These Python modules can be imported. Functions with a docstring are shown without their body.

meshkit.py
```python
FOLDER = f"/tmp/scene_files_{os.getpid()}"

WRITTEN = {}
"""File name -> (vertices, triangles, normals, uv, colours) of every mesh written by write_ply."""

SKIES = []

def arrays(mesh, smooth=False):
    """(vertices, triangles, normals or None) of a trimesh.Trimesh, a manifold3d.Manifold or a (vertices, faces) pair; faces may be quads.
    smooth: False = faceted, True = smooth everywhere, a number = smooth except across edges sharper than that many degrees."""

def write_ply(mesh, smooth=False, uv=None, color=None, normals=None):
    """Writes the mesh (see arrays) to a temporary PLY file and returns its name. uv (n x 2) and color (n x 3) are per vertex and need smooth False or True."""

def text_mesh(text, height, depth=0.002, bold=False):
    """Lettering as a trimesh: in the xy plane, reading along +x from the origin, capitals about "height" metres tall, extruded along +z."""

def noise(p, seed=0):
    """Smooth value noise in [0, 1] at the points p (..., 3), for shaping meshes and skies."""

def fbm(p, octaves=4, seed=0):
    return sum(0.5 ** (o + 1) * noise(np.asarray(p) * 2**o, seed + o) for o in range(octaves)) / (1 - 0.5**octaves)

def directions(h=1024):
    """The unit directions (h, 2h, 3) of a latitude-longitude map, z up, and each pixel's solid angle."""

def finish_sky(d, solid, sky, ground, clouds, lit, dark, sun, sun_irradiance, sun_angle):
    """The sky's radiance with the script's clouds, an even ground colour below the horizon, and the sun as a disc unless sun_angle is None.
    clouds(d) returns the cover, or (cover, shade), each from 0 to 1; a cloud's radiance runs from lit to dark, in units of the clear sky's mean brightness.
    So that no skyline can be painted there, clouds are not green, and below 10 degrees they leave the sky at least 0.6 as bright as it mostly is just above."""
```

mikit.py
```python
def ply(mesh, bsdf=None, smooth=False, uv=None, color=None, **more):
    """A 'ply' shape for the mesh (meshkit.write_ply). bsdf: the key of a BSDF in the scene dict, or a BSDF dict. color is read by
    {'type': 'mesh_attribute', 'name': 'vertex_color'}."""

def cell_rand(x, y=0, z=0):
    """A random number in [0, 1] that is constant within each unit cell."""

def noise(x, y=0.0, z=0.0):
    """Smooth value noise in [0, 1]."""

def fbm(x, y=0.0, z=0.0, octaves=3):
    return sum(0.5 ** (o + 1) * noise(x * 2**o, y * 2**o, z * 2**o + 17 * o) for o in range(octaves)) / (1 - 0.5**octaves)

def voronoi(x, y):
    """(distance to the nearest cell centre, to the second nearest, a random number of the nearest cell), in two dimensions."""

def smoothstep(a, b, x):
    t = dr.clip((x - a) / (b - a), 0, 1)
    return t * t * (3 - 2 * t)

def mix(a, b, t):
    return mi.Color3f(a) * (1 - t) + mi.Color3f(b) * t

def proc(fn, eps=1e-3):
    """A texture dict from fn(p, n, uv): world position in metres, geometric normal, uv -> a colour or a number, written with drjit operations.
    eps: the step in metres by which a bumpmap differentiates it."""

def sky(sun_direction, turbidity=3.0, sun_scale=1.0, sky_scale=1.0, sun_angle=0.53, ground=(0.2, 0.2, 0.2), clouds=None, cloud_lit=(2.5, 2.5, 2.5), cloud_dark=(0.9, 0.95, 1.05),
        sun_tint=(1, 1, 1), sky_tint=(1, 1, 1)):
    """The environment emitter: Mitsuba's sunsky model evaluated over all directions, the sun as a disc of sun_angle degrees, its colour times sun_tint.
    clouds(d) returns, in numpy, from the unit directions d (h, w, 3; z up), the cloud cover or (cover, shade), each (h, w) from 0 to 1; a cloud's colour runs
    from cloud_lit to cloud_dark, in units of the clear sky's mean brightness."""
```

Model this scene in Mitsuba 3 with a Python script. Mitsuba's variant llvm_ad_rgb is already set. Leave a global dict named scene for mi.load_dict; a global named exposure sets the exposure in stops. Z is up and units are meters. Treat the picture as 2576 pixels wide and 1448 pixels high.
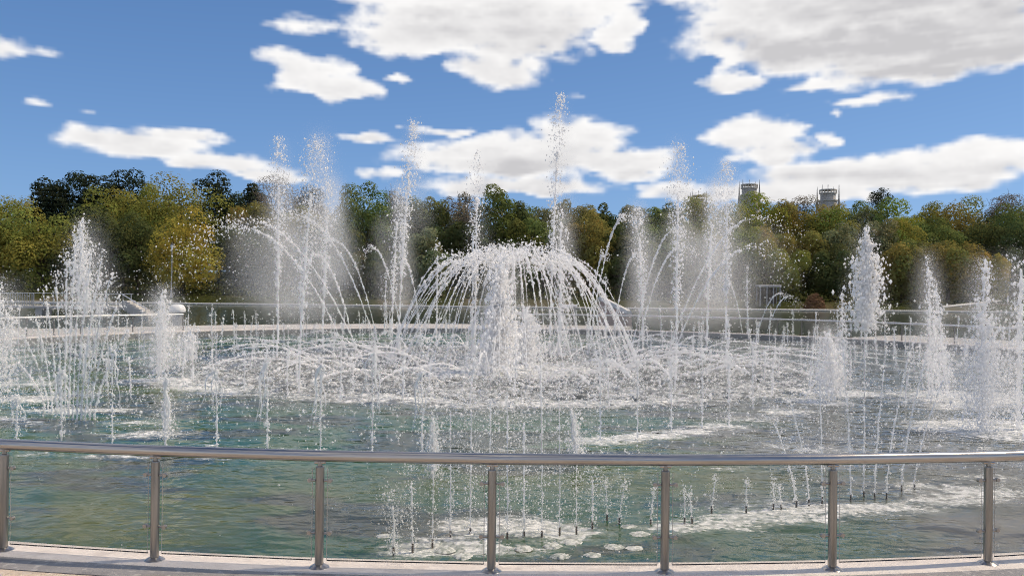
import math, random
import numpy as np, trimesh
import drjit as dr
import mitsuba as mi
import mikit, meshkit
from shapely.geometry import Polygon, Point, box as sbox
from shapely import affinity
from shapely.ops import unary_union

T = mi.ScalarTransform4f
RNG = np.random.default_rng(7)
scene, labels = {}, {}

# ------------------------------------------------------------------ camera, sky, exposure
EYE = np.array([0.0, 0.0, 2.5])
ROLL, PITCH = math.radians(0.6), math.radians(0.294)
F = 2143.0                                   # focal length in units of a 2576 wide picture
fw = np.array([0, math.cos(PITCH), math.sin(PITCH)])
up = np.array([-math.sin(ROLL), -math.sin(PITCH) * math.cos(ROLL), math.cos(PITCH) * math.cos(ROLL)])
rt = np.cross(fw, up); rt /= np.linalg.norm(rt)
up = np.cross(rt, fw)
scene['camera'] = {'type': 'perspective', 'fov': 2 * math.degrees(math.atan(1288 / F)), 'fov_axis': 'x', 'near_clip': 0.05, 'far_clip': 6000.0,
                   'to_world': T().look_at(origin=EYE.tolist(), target=(EYE + fw).tolist(), up=up.tolist())}
exposure = 1.3
SUN = np.array([0.80, 0.15, 1.03])


def smooth01(a, b, x):
    t = np.clip((np.asarray(x, float) - a) / (b - a), 0, 1)
    return t * t * (3 - 2 * t)


# cloud banks: azimuth, elevation (deg), half width, half height (deg), strength, greyness
CLOUDS = [
    (-2.9, 17.4, 8.4, 2.3, 1.0, .7), (1.1, 17.4, 4.4, 2.9, 1.0, .6), (-1.0, 15.0, 3.2, 2.0, 1.0, .3), (-6.4, 16.2, 4.3, 1.25, .95, .25),
    (-9.6, 19.0, 3.2, 1.0, .85, .3), (-14.2, 16.6, 2.4, .62, .62, .2), (7.0, 16.9, 1.6, 1.5, .95, .2), (5.2, 18.6, 4.0, 1.1, .9, .3), (9.4, 19.0, 4.6, .9, .8, .3),
    (-13.8, 13.6, 2.7, 1.3, 1.0, .3), (-11.4, 12.8, 2.6, .95, .95, .4), (-7.7, 13.9, 1.1, .4, .7, .1),
    (22.5, 16.3, 10.4, 2.9, 1.15, .95), (26.5, 14.2, 7.4, 1.9, 1.1, .9), (16.0, 17.6, 4.5, 2.2, 1.0, .5), (14.2, 15.1, 1.6, .95, .95, .1), (14.2, 13.7, 1.6, .6, .95, .2),
    (20.3, 13.3, 3.0, .45, .8, .1), (22.9, 12.0, 1.9, .36, .75, .15), (21.0, 11.2, .6, .3, .6, .1),
    (-30.5, 13.4, 2.1, .6, .62, .5), (-29.7, 10.9, .8, .25, .4, .2), (-26.5, 10.6, .5, .15, .35, .2),
    (-24.2, 8.6, 4.3, .85, 1.0, .5), (-21.8, 9.3, 2.8, .4, .8, .4), (-19.0, 7.9, 3.6, .75, .95, .4), (-16.2, 7.4, 2.8, .5, .9, .3),
    (.3, 8.9, 8.6, 1.4, 1.05, .6), (4.3, 10.0, 4.0, 1.45, 1.0, .35), (-9.8, 10.2, 2.0, .42, .8, .4), (-4.0, 10.9, 2.2, .33, .75, .2), (.3, 7.1, 5.4, .7, 1.0, .6), (7.6, 8.5, 3.0, 1.3, 1.0, .5),
    (-9.3, 7.6, 1.2, .45, .7, .2), (15.7, 10.3, 2.9, 1.05, 1.0, .3), (17.1, 9.0, 2.4, .95, 1.0, .45), (20.1, 9.7, .9, .38, .75, .15),
    (21.5, 7.5, 6.8, 1.15, 1.0, .5), (18.0, 6.5, 5.4, .8, 1.0, .5), (27.3, 7.4, 3.8, 1.0, 1.0, .5), (29.2, 8.0, 2.8, 1.15, 1.0, .35), (24.2, 8.1, 1.7, .55, .95, .2),
    (10.5, 6.7, 3.3, .6, .9, .4), (3.9, 13.1, 1.1, .3, .45, .1), (17.8, 11.3, .7, .2, .4, .1)]


def clouds(d):
    az = np.degrees(np.arctan2(d[..., 0], d[..., 1])); el = np.degrees(np.arcsin(np.clip(d[..., 2], -1, 1)))
    p = d * 14.0
    p = np.stack([p[..., 0], p[..., 1], p[..., 2] * 1.9], -1)
    n1 = meshkit.fbm(p, 4, 3) - .5
    n2 = sum(.55 ** k * (.38 - np.abs(2 * meshkit.noise(p * 2.3 * 2.0 ** k, 60 + k) - 1)) for k in range(5))      # billows: rounded lumps
    best, num_, den_ = np.zeros(az.shape), np.zeros(az.shape), np.full(az.shape, 1e-6)
    a2 = az + 4.4 * (meshkit.fbm(p * 1.6, 4, 21) - .5); e2 = el + 2.0 * n1
    for ca, ce, ra, re, st, gr in CLOUDS:
        q = ((a2 - ca) / ra) ** 2 + np.where(e2 < ce, ((e2 - ce) / (re * .8)) ** 2, ((e2 - ce) / (re * 1.1)) ** 2)
        v = st * np.clip(1.35 - q * .85, 0, 2)
        depth = np.clip((ce - el) / re * .5 + .5, 0, 1)
        sh = gr * (.50 + .95 * depth) * smooth01(.35, 1.2, v)
        num_ += sh * v ** 2; den_ += v ** 2
        best = np.maximum(best, v)
    shade = num_ / den_
    # the same kind of broken cumulus over the rest of the sky
    w = np.clip((np.maximum(np.abs(az) - 34, el - 21)) / 6, 0, 1)
    g = meshkit.fbm(np.stack([d[..., 0], d[..., 1], d[..., 2] * 1.8], -1) * 5.0, 4, 5)
    out = np.clip((g - .47) * 7, 0, 1.3)
    field = best * (1 - w) + out * w
    shade = shade * (1 - w) + np.clip(out - .5, 0, 1) * .7 * w
    field = field + .60 * n2 * np.clip(field * 2.5, 0, 1)
    cover = smooth01(.16, .98, field - .03) * (0.90 + .10 * smooth01(.6, 1.1, field))
    shade = np.clip(shade * (1.05 + 2.0 * (meshkit.fbm(p * np.array([.7, .7, 2.0]), 4, 41) - .5)) - .34 * n2 * (shade + .40) + .05, 0, 1)
    return cover, shade


scene['sky'] = mikit.sky(SUN, turbidity=3.0, clouds=clouds, cloud_lit=(3.95, 3.9, 3.85), cloud_dark=(2.35, 2.32, 2.38), sky_tint=(.88, 1.06, 1.26))


# ------------------------------------------------------------------ pixel <-> place
def ray(x, y):
    return fw + (x - 1288) / F * rt + (724 - y) / F * up


def at(x, y, Y):
    d = ray(x, y)
    return EYE + d * (Y / d[1])


def on(x, y, z):
    d = ray(x, y)
    return EYE + d * ((z - EYE[2]) / d[2])


WATER, LAKE = -0.35, -0.70
CEN = np.array([0.1, 33.6])
RAD = 26.0


def wpt(x, y): return on(x, y, WATER)


def ring(r, deg, z=0.0):
    """A point of the basin's circle, deg from the side that faces the camera, to the right."""
    a = math.radians(deg)
    return np.array([CEN[0] + r * math.sin(a), CEN[1] - r * math.cos(a), z])


# ------------------------------------------------------------------ helpers
def add(key, mesh, bsdf, smooth=False, **kw):
    assert key not in scene, key
    scene[key] = mikit.ply(mesh, bsdf, smooth=smooth, **kw)
    return key


def say(key, label=None, cat=None, group=None, kind=None):
    labels[key] = {k: v for k, v in (('label', label), ('category', cat), ('group', group), ('kind', kind)) if v}


COUNT = {}


def num(name):
    n = COUNT.get(name, 0); COUNT[name] = n + 1
    return name if n == 0 else f'{name}_{n:03d}'


def cat(parts):
    vs, fs, o = [], [], 0
    for v, f in parts:
        vs.append(v); fs.append(np.asarray(f) + o); o += len(v)
    return np.vstack(vs), np.vstack(fs)


def tm(m): return np.array(m.vertices), np.array(m.faces)


def tube(P, R, n=6, caps=True):
    P = np.asarray(P, float); R = np.broadcast_to(np.asarray(R, float), (len(P),))
    t = np.gradient(P, axis=0); t /= np.linalg.norm(t, axis=1, keepdims=True) + 1e-12
    ref = np.array([0, 0, 1.0]) if abs(t[:, 2].mean()) < .8 else np.array([1.0, 0, 0])
    a = np.cross(t, ref); a /= np.linalg.norm(a, axis=1, keepdims=True) + 1e-12
    b = np.cross(t, a)
    g = np.arange(n) * 2 * np.pi / n
    V = P[:, None] + R[:, None, None] * (np.cos(g)[None, :, None] * a[:, None] + np.sin(g)[None, :, None] * b[:, None])
    V = V.reshape(-1, 3)
    i, j = np.meshgrid(np.arange(len(P) - 1), np.arange(n), indexing='ij')
    q = np.stack([i * n + j, i * n + (j + 1) % n, (i + 1) * n + (j + 1) % n, (i + 1) * n + j], -1).reshape(-1, 4)
    f = np.vstack([q[:, [0, 1, 2]], q[:, [0, 2, 3]]])
    if caps:
        k = len(V); V = np.vstack([V, P[:1], P[-1:]])
        j = np.arange(n); e = (len(P) - 1) * n
        f = np.vstack([f, np.stack([(j + 1) % n, j, j * 0 + k], 1), np.stack([e + j, e + (j + 1) % n, j * 0 + k + 1], 1)])
    return V, f


def boxm(c, s, rz=0.0):
    m = trimesh.creation.box(s); v = np.array(m.vertices)
    ca, sa = math.cos(rz), math.sin(rz)
    v = v @ np.array([[ca, sa, 0], [-sa, ca, 0], [0, 0, 1]]) + np.asarray(c)
    return v, np.array(m.faces)


def chamfer_box(c, s, ch, rz=0.0):
    sx, sy, sz = np.array(s) / 2
    pts = []
    for a in (-1, 1):
        for b in (-1, 1):
            for d in (-1, 1):
                pts += [(a * (sx - ch), b * (sy - ch), d * sz), (a * (sx - ch), b * sy, d * (sz - ch)), (a * sx, b * (sy - ch), d * (sz - ch))]
    m = trimesh.convex.convex_hull(np.array(pts)); v = np.array(m.vertices)
    ca, sa = math.cos(rz), math.sin(rz)
    return v @ np.array([[ca, sa, 0], [-sa, ca, 0], [0, 0, 1]]) + np.asarray(c), np.array(m.faces)


def lathe(profile, c, n=20):
    P = np.array(profile, float); g = np.arange(n) * 2 * np.pi / n
    V = np.stack([P[:, None, 0] * np.cos(g), P[:, None, 0] * np.sin(g), np.broadcast_to(P[:, None, 1], (len(P), n))], -1).reshape(-1, 3) + np.asarray(c)
    i, j = np.meshgrid(np.arange(len(P) - 1), np.arange(n), indexing='ij')
    q = np.stack([i * n + j, i * n + (j + 1) % n, (i + 1) * n + (j + 1) % n, (i + 1) * n + j], -1).reshape(-1, 4)
    return V, np.vstack([q[:, [0, 1, 2]], q[:, [0, 2, 3]]])


OCT_V = np.array([[1, 0, 0], [-1, 0, 0], [0, 1, 0], [0, -1, 0], [0, 0, 1], [0, 0, -1.0]])
OCT_F = np.array([[0, 2, 4], [2, 1, 4], [1, 3, 4], [3, 0, 4], [2, 0, 5], [1, 2, 5], [3, 1, 5], [0, 3, 5]])
TET_V = np.array([[1, 1, 1], [1, -1, -1], [-1, 1, -1], [-1, -1, 1.0]]) / math.sqrt(3)
TET_F = np.array([[0, 1, 2], [0, 3, 1], [0, 2, 3], [1, 3, 2]])


def blobs(C, R, rng=RNG, tet=False, tall=1.0):
    """Irregular water drops at C with radii R."""
    C = np.asarray(C, float); n = len(C)
    if n == 0: return np.zeros((0, 3)), np.zeros((0, 3), int)
    V0, F0 = (TET_V, TET_F) if tet else (OCT_V, OCT_F)
    R = np.broadcast_to(np.asarray(R, float), (n,))
    if tet:
        ax = rng.normal(size=(n, 3)); ax /= np.linalg.norm(ax, axis=1, keepdims=True); an = rng.uniform(0, 6.28, n)
        K = np.zeros((n, 3, 3)); K[:, 0, 1] = -ax[:, 2]; K[:, 0, 2] = ax[:, 1]; K[:, 1, 0] = ax[:, 2]; K[:, 1, 2] = -ax[:, 0]; K[:, 2, 0] = -ax[:, 1]; K[:, 2, 1] = ax[:, 0]
        M = np.eye(3) + np.sin(an)[:, None, None] * K + (1 - np.cos(an))[:, None, None] * (K @ K)
        v = np.einsum('nij,kj->nki', M, V0)
    else:
        g = rng.uniform(0, 6.28, n); c, s = np.cos(g), np.sin(g)
        v = V0[None] * rng.uniform(.55, 1.35, (n, 6, 1))
        v = np.stack([v[..., 0] * c[:, None] - v[..., 1] * s[:, None], v[..., 0] * s[:, None] + v[..., 1] * c[:, None], v[..., 2] * tall], -1)
    v = C[:, None] + v * R[:, None, None]
    f = F0[None] + (np.arange(n) * len(V0))[:, None, None]
    return v.reshape(-1, 3), f.reshape(-1, 3)


# ------------------------------------------------------------------ materials
def rgb(*c): return {'type': 'rgb', 'value': list(c)}


def mat(name, d):
    if d['type'] in ('principled', 'diffuse'): d = {'type': 'twosided', 'bsdf': d}
    scene[name] = {'id': name, **d}


mat('m_drop', {'type': 'principledthin', 'base_color': rgb(.985, .985, .985), 'roughness': .35, 'diff_trans': 1.0, 'spec_trans': 0.0, 'eta': 1.33})
mat('m_foam', {'type': 'diffuse', 'reflectance': mikit.proc(lambda p, n, uv: mikit.mix((.34, .38, .36), (.66, .68, .67), mikit.smoothstep(.35, .65, mikit.fbm(p.x * 30, p.y * 34, 0.0, 3))))})
mat('m_wet_wall', {'type': 'principled', 'base_color': mikit.proc(lambda p, n, uv: mikit.mix((.14, .145, .14), (.30, .30, .29), mikit.fbm(p.x * 1.4, p.y * 1.4, p.z * 5))), 'roughness': .35})
mat('m_leaf', {'type': 'principledthin', 'base_color': {'type': 'mesh_attribute', 'name': 'vertex_color'}, 'roughness': .7, 'diff_trans': .85, 'eta': 1.2})
mat('m_bark', {'type': 'diffuse', 'reflectance': mikit.proc(lambda p, n, uv: mikit.mix((.035, .028, .02), (.09, .075, .055), mikit.fbm(p.x * 3, p.y * 3, p.z * .8)))})


def steel(p, n, uv):
    g = mikit.fbm(p.x * 3, p.y * 3, p.z * 22)
    return mikit.mix((.40, .37, .35), (.56, .53, .50), g)


mat('m_steel', {'type': 'principled', 'base_color': mikit.proc(steel), 'metallic': 1.0, 'roughness': mikit.proc(lambda p, n, uv: .12 + .12 * mikit.fbm(p.x * 9, p.y * 9, p.z * 9))})
mat('m_steel_dull', {'type': 'principled', 'base_color': mikit.proc(lambda p, n, uv: mikit.mix((.17, .162, .150), (.44, .42, .39), mikit.fbm(p.x * 45, p.y * 45, p.z * 2.0))), 'metallic': .9, 'roughness': .32})
mat('m_clamp', {'type': 'principled', 'base_color': rgb(.40, .37, .34), 'metallic': .9, 'roughness': .4})
mat('m_glass', {'type': 'thindielectric', 'int_ior': 1.5, 'specular_transmittance': rgb(.88, .885, .865)})
mat('m_glass_edge', {'type': 'principled', 'base_color': rgb(.46, .43, .39), 'roughness': .3})
mat('m_rail_far', {'type': 'principled', 'base_color': rgb(.72, .72, .71), 'metallic': .6, 'roughness': .5})
mat('m_post_far', {'type': 'principled', 'base_color': rgb(.20, .19, .18), 'metallic': .6, 'roughness': .5})
mat('m_nozzle', {'type': 'principled', 'base_color': rgb(.03, .03, .032), 'roughness': .4})


def granite(a, b, dirt):
    def fn(p, n, uv):
        s = mikit.noise(p.x * 140, p.y * 140, p.z * 140)
        g = mikit.fbm(p.x * 2.1, p.y * 2.1, p.z * 2.1)
        c = mikit.mix(a, b, .55 * s + .45 * g)
        st = mikit.smoothstep(.52, .75, mikit.fbm(p.x * 5 + 9, p.y * 9, 3.0, 4))
        sp = mikit.smoothstep(.72, .8, mikit.noise(p.x * 24, p.y * 24, 5.0))
        return mikit.mix(mikit.mix(c, dirt, .55 * st), (.75, .72, .68), .16 * sp)
    return mikit.proc(fn)


mat('m_kerb', {'type': 'principled', 'base_color': granite((.50, .455, .42), (.68, .63, .585), (.42, .38, .35)), 'roughness': .55})
mat('m_dark_granite', {'type': 'principled', 'base_color': granite((.17, .165, .165), (.26, .25, .25), (.13, .125, .125)), 'roughness': .5})
mat('m_tile', {'type': 'principled', 'base_color': granite((.40, .33, .265), (.52, .44, .36), (.3, .25, .2)), 'roughness': .7})
mat('m_pave', {'type': 'principled', 'base_color': mikit.proc(lambda p, n, uv: mikit.mix((.30, .285, .27), (.42, .40, .38), mikit.fbm(p.x * .8, p.y * .8, p.z))), 'roughness': .7})
mat('m_white', {'type': 'principled', 'base_color': rgb(.74, .74, .72), 'roughness': .5})
mat('m_grey_metal', {'type': 'principled', 'base_color': rgb(.33, .33, .33), 'roughness': .5, 'metallic': .3})
mat('m_black_metal', {'type': 'principled', 'base_color': rgb(.03, .03, .03), 'roughness': .45})
mat('m_lamp_glass', {'type': 'principled', 'base_color': rgb(.8, .8, .76), 'roughness': .25})
mat('m_stone_pale', {'type': 'principled', 'base_color': mikit.proc(lambda p, n, uv: mikit.mix((.36, .34, .32), (.50, .48, .45), mikit.fbm(p.x * .5, p.y * .5, p.z * .5))), 'roughness': .8})
mat('m_stone_trim', {'type': 'principled', 'base_color': rgb(.56, .54, .50), 'roughness': .7})
mat('m_slate', {'type': 'principled', 'base_color': rgb(.33, .32, .31), 'roughness': .6})
mat('m_window', {'type': 'principled', 'base_color': rgb(.025, .028, .03), 'roughness': .15})
mat('m_pink_stone', {'type': 'principled', 'base_color': rgb(.46, .34, .28), 'roughness': .8})
mat('m_sand', {'type': 'principled', 'base_color': rgb(.30, .26, .17), 'roughness': .9})
mat('m_rust_leaf', {'type': 'principledthin', 'base_color': rgb(.27, .16, .095), 'roughness': .6, 'diff_trans': .5, 'eta': 1.25})


def turf(p, n, uv):
    g = mikit.fbm(p.x * .12, p.y * .12, 0.0)
    f = mikit.fbm(p.x * 2.2, p.y * 2.2, 4.0)
    c = mikit.mix((.030, .036, .012), (.060, .066, .022), f)
    return mikit.mix(c, (.10, .085, .045), mikit.smoothstep(.55, .75, g))


mat('m_turf', {'type': 'diffuse', 'reflectance': mikit.proc(turf)})

# foam on the basin: x, y of the picture turned into places on the water, spread in metres, strength
FOAM = [(1120, 1372, .5, .35, .62), (1200, 1325, .55, .40, .75), (1310, 1318, .6, .40, .8), (1430, 1338, .55, .38, .72), (1300, 1380, .8, .3, .5), (1020, 1385, .4, .25, .55),
        (1690, 1330, .4, .25, .6), (1790, 1322, .6, .3, .66), (1900, 1300, .6, .35, .7), (2010, 1300, .6, .35, .72), (2120, 1280, .65, .4, .68), (2260, 1275, .7, .32, .72), (2400, 1255, .8, .4, .75), (2530, 1235, .8, .45, .75),
        (1800, 1270, .5, .35, .55), (1930, 1262, .5, .35, .5), (2300, 1222, .9, .4, .5), (2500, 1200, .9, .4, .5),
        (1500, 1108, .6, .45, .8), (1570, 1103, .6, .45, .75), (1650, 1096, .6, .45, .8), (1730, 1085, .65, .5, .75), (1810, 1072, .7, .55, .8), (1900, 1055, .7, .6, .75), (1980, 1036, .8, .7, .85), (2070, 1012, .9, .9, .9), (2120, 990, 1.0, 1.0, .8),
        (1990, 1122, .8, .35, .55), (1650, 1165, .6, .3, .45), (1850, 1178, .6, .3, .4),
        (30, 1005, 1.2, .9, .9), (130, 1035, .9, .55, .75), (270, 1030, .9, .5, .75), (330, 1062, .8, .45, .72), (385, 1092, .7, .4, .85), (60, 965, 1.5, 1.0, .75), (20, 1055, .7, .4, .6), (200, 990, 1.2, .9, .5),
        (2400, 1075, 1.2, .9, .95), (2500, 1065, 1.2, .9, 1.0), (2570, 1095, 1.0, .8, 1.0), (2480, 1000, 1.8, 1.6, .9), (2380, 1020, 1.5, 1.2, .6), (2300, 990, 1.6, 1.4, .45), (2480, 1130, 1.0, .4, .5),
        (390, 957, 1.2, .9, .95), (470, 972, 1.0, .8, .8), (540, 985, 1.0, .7, .75), (640, 990, 1.0, .7, .5), (755, 997, 1.1, .7, .75), (900, 1003, 1.2, .6, .6), (1010, 1006, 1.1, .6, .75), (1100, 1016, 1.0, .6, .7), (1270, 1020, 1.2, .7, .6), (1400, 1016, 1.2, .7, .7), (1560, 1012, 1.2, .7, .7), (1700, 1010, 1.2, .7, .6), (1850, 1000, 1.2, .8, .5),
        (100, 1140, .45, .3, .66), (250, 1144, .45, .3, .7), (350, 1148, .4, .28, .62), (560, 1155, .35, .2, .5), (700, 1156, .4, .22, .55), (520, 1150, .35, .2, .5), (1290, 1128, .8, .3, .5),
        (1245, 935, 2.2, 1.8, .8), (1345, 930, 1.6, 1.6, .6)]
FOAM_W = [(*wpt(x, y)[:2], sx, sy, s * (.30 if 945 < y < 1022 and 600 < x < 1900 else 1.2 if y > 1290 else .95)) for x, y, sx, sy, s in FOAM]


def foam_density_np(x, y):
    r = np.hypot(x - CEN[0], y - CEN[1])
    d = .40 * np.exp(-((r - 11.8) / 1.0) ** 2) + .28 * (1 - smooth01(11, 13.5, r)) + .40 * np.exp(-((r - 25.1) / .5) ** 2) * (y > CEN[1]) + .34 * np.exp(-((r - 18.8) / .4) ** 2) + .34 * np.exp(-((r - 22.9) / .5) ** 2) * (y > CEN[1])
    for fx, fy, sx, sy, s in FOAM_W:
        d = d + s * np.exp(-((x - fx) / sx) ** 2 - ((y - fy) / sy) ** 2)
    return d


def foam_mask(p, n, uv):
    dx, dy = p.x - CEN[0], p.y - CEN[1]
    r = dr.sqrt(dx * dx + dy * dy)
    back = mikit.smoothstep(-6, 4, dy)
    g = lambda a, c, s: a * dr.exp(-dr.square((r - c) / s))
    d = g(.05, 11.8, 1.4) + .46 * (1 - mikit.smoothstep(11, 14, r)) + (g(.45, 25.1, .5) + g(.74, 15.2, .26) + g(.74, 17.6, .24) + g(.72, 20.0, .28) + g(.5, 22.9, .4)) * back + g(.28, 18.8, .4)
    for fx, fy, sx, sy, s in FOAM_W:
        d += s * dr.exp(-dr.square((p.x - fx) / sx) - dr.square((p.y - fy) / sy))
    inner = 1 - mikit.smoothstep(12, 16, r)
    streak = mikit.fbm(p.x * .7, p.y * 4.2, 6.0, 3)
    nz = .26 * (mikit.fbm(p.x * 1.6, p.y * 3.0, 1.0, 3) * (1 - inner) + streak * inner) + .38 * mikit.fbm(p.x * 6, p.y * 9, 2.0, 3) + .36 * mikit.fbm(p.x * 22, p.y * 26, 3.0, 3)
    d = dr.minimum(d, .80)
    veil = .42 * mikit.smoothstep(.15, .75, d) * mikit.smoothstep(.30, .62, nz)
    return dr.maximum(veil, .93 * mikit.smoothstep(.88 - d * .60, 1.06 - d * .56, nz + .14) * (.62 + .38 * mikit.smoothstep(.30, .62, mikit.fbm(p.x * 17, p.y * 20, 9.0, 3))))


def basin_colour(p, n, uv):
    a = mikit.fbm(p.x * .22 + 3, p.y * .30, 0.0, 3)
    b = mikit.fbm(p.x * .50, p.y * .95 + 7, 0.0, 3)
    c = mikit.mix((.018, .072, .033), (.054, .084, .014), mikit.smoothstep(.35, .65, a))
    c = mikit.mix(c, (.024, .030, .029), .80 * mikit.smoothstep(.44, .60, b))
    dx, dy = p.x - CEN[0], p.y - CEN[1]
    air = 1 - mikit.smoothstep(10.5, 15.5, dr.sqrt(dx * dx + dy * dy) + 3 * (a - .5))
    air = dr.maximum(air, .9 * mikit.smoothstep(1.0, 6, p.x + 5 * (b - .5)))          # water full of air bubbles round the jets
    air = dr.maximum(air, .55 * mikit.smoothstep(2, -8, 0 * p.x) * mikit.smoothstep(-4, 8, dy))
    return mikit.mix(c, mikit.mix((.030, .036, .035), (.125, .132, .130), b), air)


def ripple(p, n, uv):
    return mikit.fbm(p.x * 2.0, p.y * 3.6, 0.0, 3) + .22 * mikit.noise(p.x * 9 + 3, p.y * 13, 1.0)


scene['m_basin'] = {'type': 'blendbsdf', 'weight': mikit.proc(foam_mask),
                    'bsdf_0': {'type': 'bumpmap', 'arbitrary': mikit.proc(ripple, 4e-3), 'scale': .027,
                               'bsdf': {'type': 'principled', 'base_color': mikit.proc(basin_colour), 'roughness': .06, 'specular': .26}},
                    'bsdf_1': {'type': 'bumpmap', 'arbitrary': mikit.proc(lambda p, n, uv: mikit.fbm(p.x * 14, p.y * 18, 0.0, 3), 4e-3), 'scale': .05,
                               'bsdf': {'type': 'diffuse', 'reflectance': mikit.proc(lambda p, n, uv: mikit.mix((.50, .53, .53), (.86, .87, .87), mikit.smoothstep(.32, .60, mikit.fbm(p.x * 11, p.y * 13, 4.0, 3))))}}}
scene['m_lake'] = {'type': 'bumpmap', 'arbitrary': mikit.proc(lambda p, n, uv: mikit.fbm(p.x * .7, p.y * 1.3, 0.0, 3), 1e-2), 'scale': .008,
                   'bsdf': {'type': 'principled', 'base_color': rgb(.018, .024, .015), 'roughness': .12, 'specular': .45}}

# ------------------------------------------------------------------ setting: terrain, lake, island, basin water
def terrain_z(x, y):
    x, y = np.asarray(x, float), np.asarray(y, float)
    shore = 171 + 5 * (meshkit.noise(np.stack([x / 23, x * 0, x * 0], -1), 4) - .5)
    z = -1.8 + 2.9 * smooth01(0, 10, y - shore)
    z = z + smooth01(190, 300, y) * (7 + 9 * smooth01(-10, 90, x)) + .5 * (meshkit.fbm(np.stack([x / 9, y / 9, x * 0], -1), 3, 2) - .5) * smooth01(0, 20, y - shore)
    return z


gx = np.concatenate([[-2500, -1200, -600], np.linspace(-320, 320, 129), [600, 1200, 2500]])
gy = np.concatenate([[-2500, -600, -100, 60, 140], np.linspace(162, 320, 80), [420, 700, 1500, 3500]])
X, Y = np.meshgrid(gx, gy)
n0, n1 = X.shape
i, j = np.meshgrid(np.arange(n0 - 1), np.arange(n1 - 1), indexing='ij')
GF = np.stack([i * n1 + j, i * n1 + j + 1, (i + 1) * n1 + j + 1, (i + 1) * n1 + j], -1).reshape(-1, 4)
add('terrain', (np.stack([X, Y, terrain_z(X, Y)], -1).reshape(-1, 3), GF), 'm_turf', True)
say('terrain', 'grassy far bank rising behind the lake under the trees', 'hill', kind='structure')
add('lake_water', (np.array([[-900, -300, LAKE], [900, -300, LAKE], [900, 185, LAKE], [-900, 185, LAKE.__float__()]]), np.array([[0, 1, 2, 3]])), 'm_lake')
say('lake_water', 'dark lake water between the fountain island and the far bank', 'lake', kind='structure')


def disc(r, n=240): return Polygon([(CEN[0] + r * math.sin(a), CEN[1] - r * math.cos(a)) for a in np.arange(n) * 2 * math.pi / n])


def sector(d0, d1, r):
    return Polygon([tuple(CEN)] + [tuple(ring(r, a)[:2]) for a in np.linspace(d0, d1, 24)])


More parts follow.
